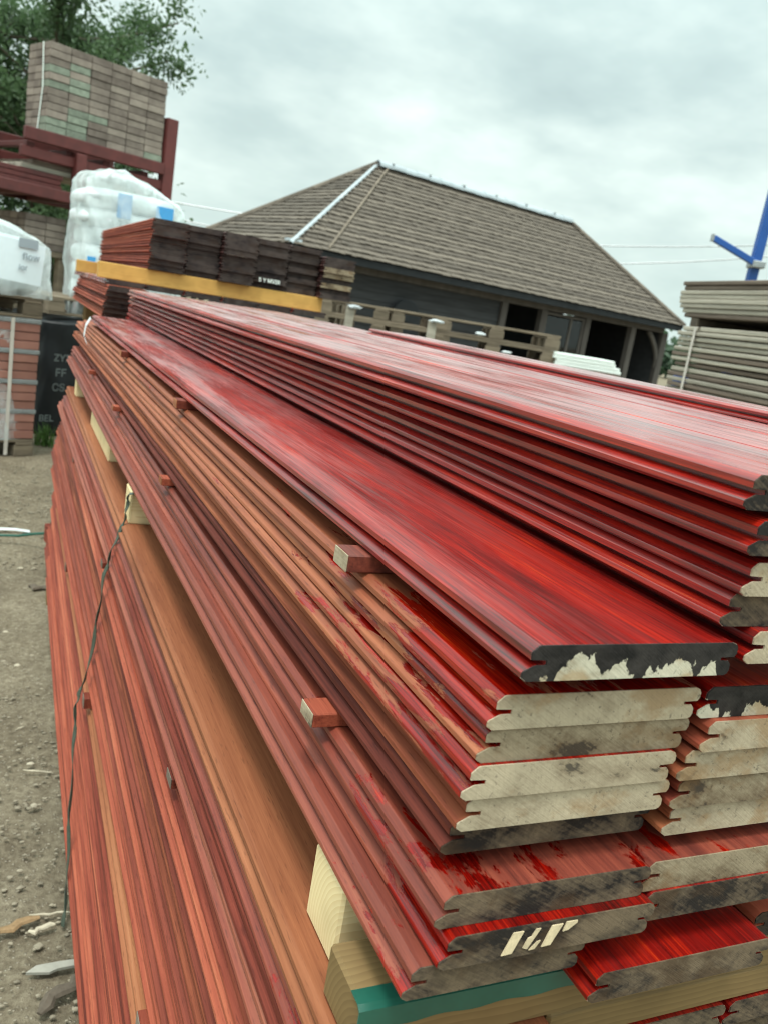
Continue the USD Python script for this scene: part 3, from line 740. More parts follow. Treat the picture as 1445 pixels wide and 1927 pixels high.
low_pack(-.6700, 10, .233, .214, 'middle pack along the left face', 0.25, .40, 4.15, ['rose', 'rose', 'brown', 'orange', 'brown', 'rose', 'rose', 'brown', 'rose', 'rose'])
low_pack(-.9700, 14, .202, .182, 'bottom pack along the left face', 0.55, .38, 3.95, ['tan', 'rose', 'brown', 'rose', 'rose', 'brown', 'rose', 'rose', 'brown', 'rose', 'rose', 'brown', 'rose', 'brown'])
for y, x, z, t, lab in [(.93, .198, -.9420, .0255, 'short dark stub of a spacer sticking out low at the front left'), (1.86, .196, -.9420, .0255, 'spacer end low on the left face where the strap kinks'), (2.8, .208, -.9420, .0255, 'spacer between bottom and middle packs far along'),
                        (1.05, .228, -.6535, .0150, 'small spacer above the middle pack near the front'), (1.97, .222, -.6535, .0150, 'dark spacer end behind the hanging strap'), (3.1, .228, -.6535, .0150, 'small spacer above the middle pack far along')]:
    spacer(x + .010, y, z, .85, .034, t, 'brown', lab, 'grey_pine_dark')
for y, lab in [(.9, 'ground skid near the front under the lowest pack'), (2.3, 'ground skid in the middle under the lowest pack'), (3.6, 'ground skid at the far end under the lowest pack')]:
    bearer(.215, y, -1.348, .98, .09, .055, 'old_pine', lab)
single('pine_block', cbox((.10, .16, .09), (0, 0, .045), .004), MAT['rose'], 'pinkish timber block on the ground where the cord meets the stack', 'block', (.285, 4.22, .07), 10)

# dark twisted strap hanging down the left face
def hanging_strap():
    Y = 1.90
    P = [(.40, Y, H + ZB + .001), (.300, Y, H + ZB + .001), (.2715, Y, H + ZB - .004), (.2690, Y, H + ZB - .04), (.2660, Y - .002, H + ZB - .072), (.2450, Y - .006, H - .60), (.2330, Y - .01, H - .66), (.2270, Y - .012, H - .76), (.2160, Y - .02, H - .88), (.2010, Y - .02, H - .945), (.1940, Y - .03, H - .97), (.1930, Y - .07, H - 1.06), (.1910, Y - .13, H - 1.20), (.1900, Y - .20, H - 1.33), (.186, Y - .24, H - 1.392)]
    P = np.array(P); t = np.linspace(0, 1, len(P)); tt = np.linspace(0, 1, 150)
    Q = np.stack([np.interp(tt, t, P[:, k]) for k in range(3)], 1)
    Q[:, 0] -= .003 + .0015 * np.sin(tt * 90)
    a = tt * 55
    side = np.stack([.35 * np.sin(a), .6 + .4 * np.cos(a), .2 * np.sin(a)], 1)
    return ribbon(Q, .011, .0016, side)
single('hanging_strap', hanging_strap(), MAT['dark_strap'], 'dark green twisted strap hanging down the left face of the stack', 'strap', smooth=30)
# small white plastic scraps caught at the far end
for loc, lab in [((.300, 3.70, H - .30), 'white plastic tag caught between boards far along the left face'), ((.275, 3.1, H - .655), 'bent clear wrap scrap on the pale far shelf')]:
    single('plastic_scrap', ribbon(np.array([(0, 0, 0), (-.012, .01, .03), (-.006, .02, .07), (.01, .03, .10)]), .035, .002, (0, 1, .2)), MAT['sack'], lab, 'plastic scrap', loc)

# ---------------------------------------------------------------- stack behind: a lower pile and the dark pack on yellow bearers
for i in range(6):
    board(.425 + r2.normal(0, .006), -.068 - i * .0268, 4.36 + .02 * i, 2.1 + r2.uniform(-.1, .1), ['rose', 'rose', 'brown', 'rose', 'orange', 'rose'][i], f'board in the pile behind the glossy top board, {ordinal(i + 1)} from its top', 'far_dark_end', seg=5)
for k in range(6):
    board(.43 + .19 * k, -.0405, 4.47 + r2.uniform(-.03, .03), 2.4, 'stain', f'dark red board right under the yellow bearer, {ordinal(k + 1)} from the left', 'far_dark_end', seg=4)
for y, lab in ((4.7, 'near rough trestle under the rear pile'), (6.1, 'far rough trestle under the rear pile')):
    t = thing('trestle', lab, 'trestle', (.46, y, 0))
    part(t, 'top', cbox((1.1, .12, .12), (.55, 0, 1.105), .01), MAT['old_pine'])
    for sx in (.12, .95): part(t, 'leg', cbox((.11, .11, 1.043), (sx, 0, .5235), .01), MAT['old_pine'])
bearer(.392, 4.50, .0355, 1.158, .075, .0755, 'yellow_pine', 'yellow planed bearer under the front of the dark-ended pile')
bearer(.392, 6.05, .0355, 1.158, .075, .0755, 'yellow_pine', 'second yellow bearer further back, its end peeping out at the left')
wn = ['leftmost', 'second', 'third', 'fourth', 'fifth', 'rightmost']
for k in range(6):
    n = 9 if k < 5 else 8
    x = .622 + k * .180 + r2.uniform(-.004, .004); y = 4.47 + .04 * math.sin(k * 2.1) + .01 * k
    for i in range(n):
        zt_ = .0365 + (i + 1) * .0272
        dark = not (k == 5 and i in (2, 4, 5))
        board(x + r2.uniform(-.004, .004), zt_, y + r2.uniform(-.018, .018), 2.65, 'rose' if k == 0 else 'dark_board',
              f'dark-ended board in the {wn[k]} column of the pile on yellow bearers, {ordinal(i + 1)} up', 'far_dark_end' if dark else 'seal_brown', W=.174, seg=3, bow=.0)
def letters(text, h, mat, parent, loc, name='lettering', rx=90, rz=0, depth=.0012, bold=True):
    m = meshkit.text_mesh(text, h, depth, bold)
    v, f = np.array(m.vertices), np.array(m.faces)
    v = rotaxis((v, f), (1, 0, 0), rx)[0]; v = rotz((v, f), rz)[0] + np.asarray(loc)
    return part(parent, name, (v, f), mat)
t = thing('chalk_mark', 'row of small white letters along the bottom of the dark-ended pile', 'lettering', (1.172, 4.455, H + .068), 1)
letters('5 Y MVIR', .019, MAT['white_sheet'], t, (0, -.002, 0))
t = thing('chalk_mark', 'smudged white letters high in the third column of the dark-ended pile', 'lettering', (.99, 4.45, H + .172), 1)
letters('SIEMNEX', .017, MAT['white_sheet'], t, (0, -.002, 0))

# ---------------------------------------------------------------- barn
BA = thing('barn', 'long black weatherboarded barn with hipped clay tile roof and open bays', 'barn', (5.782, 19.539, 0), 13.281)
BL, BD, ZE, ZR, I1, I2 = 15.39, 5.445, 2.624, 5.296, 3.91, 3.59
def v3(*p): return np.array(p, float)
cA, cB, cC, cD = v3(0, 0, ZE), v3(BL, 0, ZE), v3(BL, BD, ZE), v3(0, BD, ZE)
r1, r2_ = v3(I1, BD / 2, ZR), v3(BL - I2, BD / 2, ZR)
def tile_course(a0, a1, b0, b1, k, n, w=.168):
    """One course of plain tiles between two lines of a roof face: a (eave side) and b (ridge side) at fraction k/n .. (k+1)/n."""
    f0, f1 = k / n, (k + 1.35) / n
    p0, p1 = a0 + (b0 - a0) * f0, a1 + (b1 - a1) * f0
    q0, q1 = a0 + (b0 - a0) * min(f1, 1), a1 + (b1 - a1) * min(f1, 1)
    L = np.linalg.norm(p1 - p0); d = (p1 - p0) / L
    up = (b0 + b1) / 2 - (a0 + a1) / 2; nrm = np.cross(d, up); nrm /= np.linalg.norm(nrm)
    if nrm[2] < 0: nrm = -nrm
    slope = np.cross(nrm, d); slope *= np.sign(slope[2]) / np.linalg.norm(slope)
    h = np.dot(q0 - p0, slope); ms = []
    x = -(w / 2) * (k % 2); Lq0 = np.dot(q0 - p0, d); Lq1 = np.dot(q1 - p0, d)
    rr = np.random.default_rng(k * 131 + int(L * 100))
    while x < L:
        xa, xb = max(x, 0.0), min(x + w - .004, L)
        if xb - xa > .03:
            ta, tb = max(xa, Lq0 * 1.0 if Lq0 > 0 else xa), min(xb, Lq1) if Lq1 < L else xb
            if tb - ta < .02: ta, tb = (xa + xb) / 2 - .01, (xa + xb) / 2 + .01
            lift = .050 + rr.uniform(0, .022); sag = rr.normal(0, .006)
            b_ = [p0 + d * xa + nrm * (lift - .018) + slope * sag, p0 + d * xb + nrm * (lift - .018) + slope * sag, p0 + d * tb + slope * h + nrm * .002, p0 + d * ta + slope * h + nrm * .002]
            t_ = [p0 + d * xa + nrm * lift + slope * sag, p0 + d * xb + nrm * lift + slope * sag, p0 + d * tb + slope * h + nrm * .016, p0 + d * ta + slope * h + nrm * .016]
            V = np.array(b_ + t_)
            F = np.array([[4, 5, 6], [4, 6, 7], [0, 1, 5], [0, 5, 4], [1, 2, 6], [1, 6, 5], [3, 0, 4], [3, 4, 7]])
            ms.append((V, F))
        x += w
    return cat(ms) if ms else None
def roof_face(a0, a1, b0, b1, n, name):
    over = (b0 + b1) / 2 - (a0 + a1) / 2
    V = np.array([a0, a1, b1, b0]); N = np.cross(V[1] - V[0], over); N /= np.linalg.norm(N); N = N if N[2] > 0 else -N
    part(BA, 'roof_deck', (np.vstack([V - N * .004, V - N * .08]), np.array([[0, 1, 2], [0, 2, 3], [4, 6, 5], [4, 7, 6], [0, 4, 5], [0, 5, 1], [1, 5, 6], [1, 6, 2], [2, 6, 7], [2, 7, 3], [3, 7, 4], [3, 4, 0]])), MAT['dark_inside'])
    for k in range(n):
        m = tile_course(a0, a1, b0, b1, k, n)
        if m is not None: part(BA, name, m, MAT['roof'])
e = .0
roof_face(cA, cB, r1, r2_, 23, 'tile_course')
roof_face(cD, cA, r1 + v3(0, .001, 0), r1 - v3(0, .001, 0), 23, 'tile_course')
roof_face(cB, cC, r2_ - v3(0, .001, 0), r2_ + v3(0, .001, 0), 23, 'tile_course')
roof_face(cC, cD, r2_, r1, 23, 'tile_course')
def ridge_tile(a, b, r=.17):
    a, b = np.asarray(a, float), np.asarray(b, float); d = (b - a) / np.linalg.norm(b - a)
    s = np.cross(d, (0, 0, 1.)); s /= np.linalg.norm(s); u = np.cross(s, d)
    an = np.linspace(-.15, math.pi + .15, 9); ring = np.cos(an)[:, None] * s * r + np.sin(an)[:, None] * u * r * .85
    V = np.vstack([a + ring, b + ring * .97, a + ring * .82, b + ring * .80]); n = 9; F = []
    for i in range(n - 1):
        F += [[i, i + 1, n + i + 1], [i, n + i + 1, n + i], [2 * n + i, 3 * n + i + 1, 2 * n + i + 1], [2 * n + i, 3 * n + i, 3 * n + i + 1], [i, 2 * n + i + 1, i + 1], [i, 2 * n + i, 2 * n + i + 1]]
    return outward((V, np.array(F)))
nt = 18
for i in range(nt):
    a = r1 + (r2_ - r1) * i / nt; b = r1 + (r2_ - r1) * (i + 1.04) / nt
    part(BA, 'ridge_tile', ridge_tile(a + v3(0, 0, .02 + .01 * (i % 2)), b + v3(0, 0, .02 + .01 * (i % 2))), MAT['leadwork'], 40)
for i in range(1, nt, 3):
    a = r1 + (r2_ - r1) * i / nt
    part(BA, 'ridge_clip', cbox((.05, .34, .05), a + v3(0, 0, .14), .01), MAT['galv'])
for c0, rr_, mat in ((cA, r1, 'leadwork'), (cB, r2_, 'roof'), (cC, r2_, 'roof'), (cD, r1, 'roof')):
    n = 12 if mat != 'leadwork' else 6
    for i in range(n):
        a = c0 + (rr_ - c0) * i / n; b = c0 + (rr_ - c0) * (i + 1.05) / n
        part(BA, 'hip_flashing' if mat == 'leadwork' else 'hip_tile', ridge_tile(a + v3(0, 0, .03), b + v3(0, 0, .03), .12 if mat != 'leadwork' else .055), MAT[mat], 40)
# an old raised mortar line beside the near hip
a, b = v3(1.05, 0.02, ZE + .09), v3(I1 + .35, BD / 2 - .06, ZR + .05)
part(BA, 'verge_fillet', tube([a + (b - a) * q for q in np.linspace(0, 1, 12)], .032, 6), MAT['fillet'], True)
part(BA, 'hip_shoe', cbox((.34, .26, .07), (.16, .16, ZE + .10), .02), MAT['leadwork'])
# walls: boarded left part, open bays right
WY = .45
nb = 12
for i in range(nb):
    z0 = .10 + i * .205
    if z0 > 2.5: break
    part(BA, 'wall_board', rotaxis(cbox((7.25 - .5, .028, .225), (.5 + (7.25 - .5) / 2, WY + .012, z0 + .10), .004), (1, 0, 0), -5, (0, WY, z0 + .1)), MAT['black_wood'])
    part(BA, 'wall_board', rotaxis(cbox((.028, BD - 2 * WY, .225), (.5, BD / 2, z0 + .10), .004), (0, 1, 0), 5, (.5, 0, z0 + .1)), MAT['black_wood'])
part(BA, 'back_wall', cbox((BL - 1.0, .08, 2.55), (BL / 2, BD - WY, 1.27), .01), MAT['dark_inside'])
part(BA, 'cross_wall', cbox((.08, BD - 1.0, 2.5), (7.25, BD / 2, 1.25), .01), MAT['dark_inside'])
part(BA, 'end_wall', cbox((.08, BD - 1.0, 2.5), (BL - .5, BD / 2, 1.25), .01), MAT['black_wood'])
part(BA, 'eave_plate', cbox((BL - 1.0, .18, .22), (BL / 2, WY, 2.42), .01), MAT['barn_post'])
part(BA, 'fascia', cbox((BL - .1, .03, .16), (BL / 2, .03, ZE - .09), .006), MAT['dark_inside'])
part(BA, 'soffit', cbox((BL - .2, .40, .02), (BL / 2, .25, ZE - .06), .004), MAT['dark_inside'])
for x in (7.35, 9.0, 11.0, 13.28, 15.0):
    part(BA, 'post', cbox((.24 if x < 15 else .30, .20, 2.32), (x, WY, 1.16), .012), MAT['barn_post'])
for x, s in ((15.0, -1), (13.28, 1)):
    pts = [(x + s * (.10 + .75 * q ** 1.7), WY, 1.15 + 1.15 * q ** .75) for q in np.linspace(0, 1, 9)]
    if s < 0: part(BA, 'curved_brace', tube(pts, .085, 6), MAT['barn_post'], True)
wf = part(BA, 'window_frame', cat([cbox((2.0, .06, .07), (10.0, WY - .02, 2.24), .008), cbox((2.0, .06, .07), (10.0, WY - .02, 1.05), .008), cbox((.07, .06, 1.12), (9.16, WY - .02, 1.645), .008), cbox((.09, .06, 1.12), (10.28, WY - .02, 1.645), .008), cbox((.07, .06, 1.12), (10.84, WY - .02, 1.645), .008)]), MAT['barn_post'])
usdkit.mesh(stage, f'{wf.GetPath()}/pane', cbox((.98, .006, 1.05), (9.72, WY - .01, 1.645), .001), MAT['glass'])
usdkit.mesh(stage, f'{wf.GetPath()}/pane_001', cbox((.46, .006, 1.05), (10.56, WY - .01, 1.645), .001), MAT['glass'])
part(BA, 'lean_to_panel', cbox((1.75, .04, 1.05), (9.99, WY, .53), .008), MAT['black_wood'])
part(BA, 'dark_floor', cbox((BL - 1.2, BD - 1.0, .03), (BL / 2, BD / 2, .012), .004), MAT['dark_inside'])
def tyre_mesh(R=.42, w=.16, hole=.26):
    prof = np.array([(hole, -w * .3), (hole + .04, -w / 2), (R - .05, -w / 2), (R, -w * .32), (R, w * .32), (R - .05, w / 2), (hole + .04, w / 2), (hole, w * .3)])
    n, m = 32, len(prof); V = []; F = []
    for i in range(n):
        a = 2 * math.pi * i / n
        V += [(r * math.cos(a), y, r * math.sin(a)) for r, y in prof]
    for i in range(n):
        for j in range(m):
            k, l = (i + 1) % n, (j + 1) % m
            F += [[i * m + j, k * m + j, k * m + l], [i * m + j, k * m + l, i * m + l]]
    return outward((np.array(V), np.array(F)))
c13, s13 = math.cos(math.radians(13.281)), math.sin(math.radians(13.281))
def barn_pt(x, y, z): return (5.782 + c13 * x - s13 * y, 19.539 + s13 * x + c13 * y, z)
t = thing('cart_wheel', 'dark round wheel standing on a bench against the barn boards', 'wheel', barn_pt(3.76, .25, 1.42), 13.3)
part(t, 'rim', tyre_mesh(.46, .14, .05), MAT['tyre'], 40)
part(t, 'hub', tube([(0, -.1, 0), (0, .1, 0)], .09, 12), MAT['tyre'], 30)
t = thing('bench', 'low timber bench against the barn boards carrying the wheel', 'bench', barn_pt(3.76, .18, 0), 13.3)
part(t, 'top', cbox((1.5, .40, .06), (0, 0, .92), .006), MAT['pallet_wood'])
for sx in (-.65, .65): part(t, 'leg', cbox((.09, .36, .89), (sx, 0, .445), .006), MAT['pallet_wood'])

# ---------------------------------------------------------------- stacks of pallets between the timber and the barn
kp = klass('pallet')
def pallet_parts(k):
    for i, y in enumerate((-.45, 0, .45)):
        for x in (-.53, 0, .53): part(k, 'block', cbox((.14, .10, .078), (x, y, .061), .004), MAT['pallet_wood'])
        part(k, 'bottom_board', cbox((1.2, .10, .021), (0, y, .0105), .003), MAT['pallet_wood'])
    for x in (-.53, 0, .53): part(k, 'stringer_board', cbox((.12, 1.0, .021), (x, 0, .1115), .003), MAT['pallet_wood'])
    for i, y in enumerate((-.45, -.30, -.15, 0, .15, .30, .45)): part(k, 'top_board', cbox((1.2, .095, .021), (0, y, .1335), .003), MAT['pallet_wood'])
pallet_parts(kp)
pal = [((3.36, 8.02), 10, 'left', -22), ((4.36, 7.50), 10, 'right', -27), ((3.95, 9.05), 10, 'rear', -12)]
for (x, y), n, side, rz in pal:
    for i in range(n):
        top = n - 1 - i
        lab = {0: f'topmost weathered pallet of the {side} pallet stack before the barn', 1: f'pallet second from the top of the {side} pallet stack', 2: f'pallet third from the top of the {side} pallet stack'}.get(top)
        copy_of(kp.GetPath(), 'wooden_pallet', lab or f'weathered pallet lower down in the {side} pallet stack', 'pallet', (x + r2.uniform(-.03, .03), y + r2.uniform(-.03, .03), .01 + i * .1465), rz + r2.uniform(-2, 2), None if lab else f'lower pallets of the {side} stack')
# white capped posts standing in front of them
for (x, y, h, lab) in [(2.83, 7.42, 1.43, 'pale post with a white plastic cap left of the pallets'), (3.52, 7.12, 1.42, 'pale post with a white plastic cap between the pallets')]:
    t = thing('capped_post', lab, 'post', (x, y, 0), -20)
    part(t, 'post', cbox((.075, .075, h), (0, 0, h / 2), .006), MAT['grey_pine'])
    part(t, 'plastic_cap', blob((.12, .08, .032), (.035, -.02, h + .0), int(x * 10), 3, .7, 3), MAT['sack'], True)
for (x, y, z, s, lab) in [(3.95, 6.98, 1.375, .10, 'scrap of white plastic on the pallet top, centre'), (4.20, 6.87, 1.25, .09, 'scrap of white plastic between pallet boards'), (4.42, 6.80, 1.17, .10, 'white plastic scrap low at the right of the pallets')]:
    single('plastic_scrap', blob((s, .05, s * .30), (0, 0, 0), int(x * 100), 2, .5, 2), MAT['sack'], lab, 'plastic scrap', (x, y, z), -20, smooth=True)
# white sheets on a low timber pile
SH = (4.62, 6.72)
t = thing('sheet_stack', 'stack of white insulation sheets on a timber pile before the barn', 'sheets', (*SH, 0), -26)
for i in range(4):
    part(t, 'sheet', cbox((.62 - .02 * i, .55, .027), (.33 + .015 * (i % 2) - .02 * i, .30, 1.225 + i * .029), .004), MAT['white_sheet'])
t = thing('timber_pile', 'weathered timber pile carrying the white sheets', 'timber pile', (*SH, 0), -26)
for i in range(24):
    part(t, 'plank', cbox((.62, .6, .044), (.32 + .01 * math.sin(i * 2), .30, .05 + i * .0485 + .022), .004), MAT['grey_pine_dark'])

# ---------------------------------------------------------------- grey weathered timber at the right
GO, GR = np.array([4.53, 5.06]), -102.59
def g_at(x, y, z): return (*local(GO, GR, x, y)[:2], z)
def local(o, rz, x, y, z=0.0):
    c_, s_ = math.cos(math.radians(rz)), math.sin(math.radians(rz))
    return (o[0] + c_ * x - s_ * y, o[1] + s_ * x + c_ * y, z)
P_ = .0368
for i in range(18):
    zt_ = 1.676 - i * P_
    if zt_ < .06: break
    xo = r2.uniform(-.035, .035) - .0025 * i
    seen = True
    lab = f'grey weathered board, {ordinal(i + 1)} from the top of the strapped right hand stack' if seen else 'grey weathered board low in the strapped right hand stack'
    m = ['grey_pine', 'grey_pine', 'grey_pine', 'grey_pine_dark'][int(r2.integers(0, 4))]
    th_ = .0285 + r2.uniform(-.003, .003)
    cut = r2.uniform(.9, 2.0)
    v = cat([cbox((cut - .004, .16, th_), (xo + cut / 2, .08 + r2.uniform(-.012, .008), -th_ / 2), .006), cbox((3.0 - cut, .16, th_), (xo + cut + (3.0 - cut) / 2, .08 + r2.uniform(-.012, .008), -th_ / 2), .006)]) if False else cbox((3.0, .16, th_), (1.5 + xo, .08 + r2.uniform(-.014, .010), -th_ / 2), .006)
    v = (v[0] + np.array([0, 0, 1.]) * (r2.normal(0, .0008) * np.sin(v[0][:, :1] * 2.2 + i)), v[1])
    single('grey_board', v, MAT[m], lab, 'board', g_at(0, 0, zt_), GR, None if seen else 'grey boards low in the right stack')
    if i == 0:
        for yy in range(1, 4): single('grey_board', cbox((3.0, .19, .031), (1.5, .10 + yy * .20, -.0155), .005), MAT['grey_pine'], f'grey board on top of the strapped right hand stack, {ordinal(yy + 1)} from its near edge', 'board', g_at(0, 0, zt_), GR)
t = thing('timber_pile', 'inner boards of the strapped grey right hand stack', 'timber pile', g_at(0, 0, 0), GR)
for i in range(32): part(t, 'plank', cbox((2.95, .62, .046), (1.5, .49, 1.615 - i * .0495), .004), MAT['grey_pine_dark'])
single('grey_strap', ribbon([(0, -.020, .02), (.0, -.022, .4), (0, -.020, 1.0), (0, -.022, 1.670), (0, .06, 1.682), (0, .8, 1.682)], .030, .002, (1, 0, 0)), MAT['white_strap'], 'pale strap round the grey right hand timber stack', 'strap', g_at(.235, 0, 0), GR)
for x, lab in [(.02, 'left bearer between the two grey stacks'), (1.3, 'right bearer between the two grey stacks')]:
    single('timber_bearer', cbox((.10, .80, .060), (0, .42, .030), .004), MAT['dark_stick'], lab, 'bearer', g_at(x + .10, 0, 1.678), GR)
for i in range(8):
    zt_ = 1.739 + (i + 1) * .0325
    xo = -.03 - .11 * math.sin(i / 7 * 2.2) + r2.uniform(-.02, .02)
    single('grey_board', cbox((2.9, .80, .029), (1.45 + xo, .41 + r2.uniform(-.012, .012), -.0145), .005), MAT['grey_pine_dark' if i > 5 or i == 0 else 'grey_pine'], f'weathered board in the upper right stack, {ordinal(i + 1)} from its bottom', 'board', g_at(0, 0, zt_), GR)
# blue steel stanchion behind it
t = thing('steel_stanchion', 'blue painted steel post with a slanting side arm', 'steel post', (7.93, 7.93, 0), -25)
part(t, 'post', bar((0, 0, 0), (.05, 0, 4.2), .105, .105, .006, (0, 1, 0)), MAT['blue_steel'])
part(t, 'arm', bar((.02, -.10, 2.66), (-.55, -.10, 2.87), .07, .065, .006, (0, 1, 0)), MAT['blue_steel'])
part(t, 'collar', cbox((.15, .22, .08), (.03, -.04, 2.66), .01), MAT['galv'])
part(t, 'arm_cap', cbox((.02, .085, .08), (-.56, -.10, 2.872), .003), MAT['galv'])

# overhead wires
def wire(P, r=.026):
    P = np.array(P, float); c = np.polyfit(P[:, 0], P[:, 1], 1); d = np.polyfit(P[:, 0], P[:, 2], 2)
    x = np.linspace(-14, 46, 40)
    return tube(np.stack([x, np.polyval(c, x), np.polyval(d, x)], 1), r, 6)
single('overhead_wire', wire([(5.35, 32.17, 4.10), (7.76, 31.02, 4.01), (18.63, 26.14, 4.97), (23.49, 24.06, 5.76)]), MAT['galv'], 'upper overhead wire crossing the sky right of the barn roof', 'wire')
single('overhead_wire', wire([(5.35, 32.5, 3.55), (12.0, 29.2, 3.5), (19.43, 25.65, 4.50), (23.51, 23.94, 5.33)]), MAT['galv'], 'lower overhead wire crossing the sky right of the barn roof', 'wire')

# ---------------------------------------------------------------- left background: wrapped pallets, rack, tree
RZ = 23.47
def pillow(sx, sy, sz, seed, n=18, p=4.0):
    """A filled sack: a superellipsoid with soft dents."""
    u = np.linspace(-math.pi / 2, math.pi / 2, n); w = np.linspace(0, 2 * math.pi, 2 * n, endpoint=False)
    U, Wd = np.meshgrid(u, w, indexing='ij'); sg = lambda a, e_: np.sign(a) * np.abs(a) ** e_
    V = np.stack([sg(np.cos(U), .45) * sg(np.cos(Wd), 2 / p), sg(np.cos(U), .45) * sg(np.sin(Wd), 2 / p), sg(np.sin(U), .8)], -1).reshape(-1, 3)
    k = 1 + .06 * (meshkit.fbm(V * 1.7 + seed * 3.1, 3, seed) - .5) * 2
    V = V * k[:, None] * np.array([sx, sy, sz]) / 2
    F = []; m = 2 * n
    for i in range(n - 1):
        for j in range(m):
            l = (j + 1) % m
            F += [[i * m + j, i * m + l, (i + 1) * m + l], [i * m + j, (i + 1) * m + l, (i + 1) * m + j]]
    return V, np.array(F)
def wrap_mesh(sx, sy, z0, z1, seed, top=.75, flare=0.06, n=44, rows=26, ragged=.05, domed=.12):
    """A stretch-wrapped load: walls with pleats, rounded shoulders, a domed top, a loose skirt."""
    V = []; F = []
    for i in range(rows):
        t = i / (rows - 1)
        if t < .72: s = 1.0 + flare * (1 - t / .72) ** 2; z = z0 + (z1 - z0) * (t / .72) * (1 - domed)
        else:
            q = (t - .72) / .28; s = math.cos(q * math.pi / 2) ** .55 if q < 1 else 0.02; s = max(s, .02); z = z0 + (z1 - z0) * ((1 - domed) + domed * math.sin(q * math.pi / 2))
        for j in range(n * 2):
            a = 2 * math.pi * j / (2 * n); c_, s_ = math.cos(a), math.sin(a)
            x = math.copysign(abs(c_) ** .38, c_) * sx / 2 * s; y = math.copysign(abs(s_) ** .38, s_) * sy / 2 * s
            V.append((x, y, z))
        
    V = np.array(V)
    nz = meshkit.fbm(V * np.array([3.2, 3.2, 1.2]) + seed, 4, seed) - .5
    pl = meshkit.fbm(np.c_[V[:, 0] * 9 + V[:, 2] * 4, V[:, 1] * 9 + V[:, 2] * 3, V[:, 2] * .6], 3, seed + 3) - .5
    d = V.copy(); d[:, 2] = 0; d /= np.linalg.norm(d, axis=1, keepdims=True) + 1e-9
    V += d * (.12 * nz + .05 * pl)[:, None]
    V[:, 2] += .10 * (meshkit.fbm(V * np.array([2.2, 2.2, 0]) + seed * 2, 3, seed + 9) - .5) * np.clip((V[:, 2] - z0) / (z1 - z0), 0, 1)
    V[:2 * n, 2] += ragged * (meshkit.fbm(V[:2 * n] * 6, 2, seed + 5) - .5) * 2
    m = 2 * n
    for i in range(rows - 1):
        for j in range(m):
            l = (j + 1) % m
            F += [[i * m + j, i * m + l, (i + 1) * m + l], [i * m + j, (i + 1) * m + l, (i + 1) * m + j]]
    return V, np.array(F)
def load_wrap(sx, sy, z0, z1, seed, n=70, rows=44):
    """Loose stretch film drawn over a load: one shoulder higher, deep hanging pleats, a gathered foot."""
    V = []
    for i in range(rows):
        t = i / (rows - 1)
        for j in range(2 * n):
            a = 2 * math.pi * j / (2 * n); c_, s_ = math.cos(a), math.sin(a)
            if t < .70: q = 0; s = 1.0 - .03 * (t / .7); zz = t / .70
            else: q = (t - .70) / .30; s = max(.97 * (1 - q ** 2.2), .015); zz = 1.0
            x = math.copysign(abs(c_) ** .42, c_) * sx / 2 * s; y = math.copysign(abs(s_) ** .42, s_) * sy / 2 * s
            top = z1 - .20 * max(0, (x / sx + .10)) ** 1.2 * 1.6 - .10 * max(0, -.38 - x / sx) * 4
            z = z0 + (top - z0) * zz * (1 - .07 * (1 - q)) + 0
            V.append((x, y, z + .05 * (q ** .5 if q > 0 else 0)))
    V = np.array(V)
    ang = np.arctan2(V[:, 1], V[:, 0])
    hz = (V[:, 2] - z0) / (z1 - z0)
    pl = meshkit.fbm(np.c_[V[:, 0] * 7 + V[:, 2] * 2.5, V[:, 1] * 7 - V[:, 2] * 2.0, V[:, 2] * .8] + seed, 4, seed) - .5
    cr = np.abs(meshkit.fbm(np.c_[V[:, 0] * 5 - V[:, 2] * 5, V[:, 1] * 5 + V[:, 2] * 4, V[:, 2] * 4] + seed * 2, 4, seed + 2) - .5)
    big = meshkit.fbm(V * 2.1 + seed, 2, seed + 4) - .5
    d = V.copy(); d[:, 2] = .35 * np.clip(hz - .8, 0, 1) * 5; d /= np.linalg.norm(d, axis=1, keepdims=True) + 1e-9
    V = V + d * (.13 * pl + .05 * (cr - .12) + .05 * big)[:, None]
    m = 2 * n; F = []
    for i in range(rows - 1):
        for j in range(m):
            l = (j + 1) % m
            F += [[i * m + j, i * m + l, (i + 1) * m + l], [i * m + j, (i + 1) * m + l, (i + 1) * m + j]]
    return V, np.array(F)
# red clay packs on the left, front right foot at (.22, 6.56)
BO = (.22, 6.557)
def red_pack():
    t = thing('clay_pack', 'banded pack of red clay tiles on a pallet at the left edge', 'brick pack', (*BO, 0), RZ)
    W_, D_ = 1.0, .95
    zc = .135
    for k in range(4):
        hs = .182
        for q in range(3):
            hb = hs / 3
            for i in range(5):
                w = W_ / 5
                part(t, 'clay_brick', cbox((w - .004, .20, hb - .004), (-W_ + w * (i + .5), .10 + r2.uniform(-.004, .006), zc + hb * (q + .5)), .004), MAT['red_tile'])
        part(t, 'inner_bricks', cat([cbox((W_ - .02, .22, hs - .01), (-W_ / 2, .32 + .24 * q, zc + hs / 2), .004) for q in range(3)]), MAT['red_tile'], kind='stuff')
        zc += hs
        part(t, 'slip_band', cbox((W_ + .012, D_ + .012, .034), (-W_ / 2, D_ / 2, zc + .015), .006), MAT['grey_film'])
        zc += .030
    part(t, 'vertical_band', ribbon([(-.20, -.010, .02), (-.20, -.012, .5), (-.20, -.010, zc), (-.20, .4, zc + .006)], .026, .002, (1, 0, 0)), MAT['white_strap'])
    part(t, 'wrap', shift(wrap_mesh(W_ + .02, D_ + .02, .13, zc + .02, 4, flare=0, domed=.03, ragged=.0), (-W_ / 2, D_ / 2, 0)), MAT['film_thin'], True)
    return zc
ztop = red_pack()
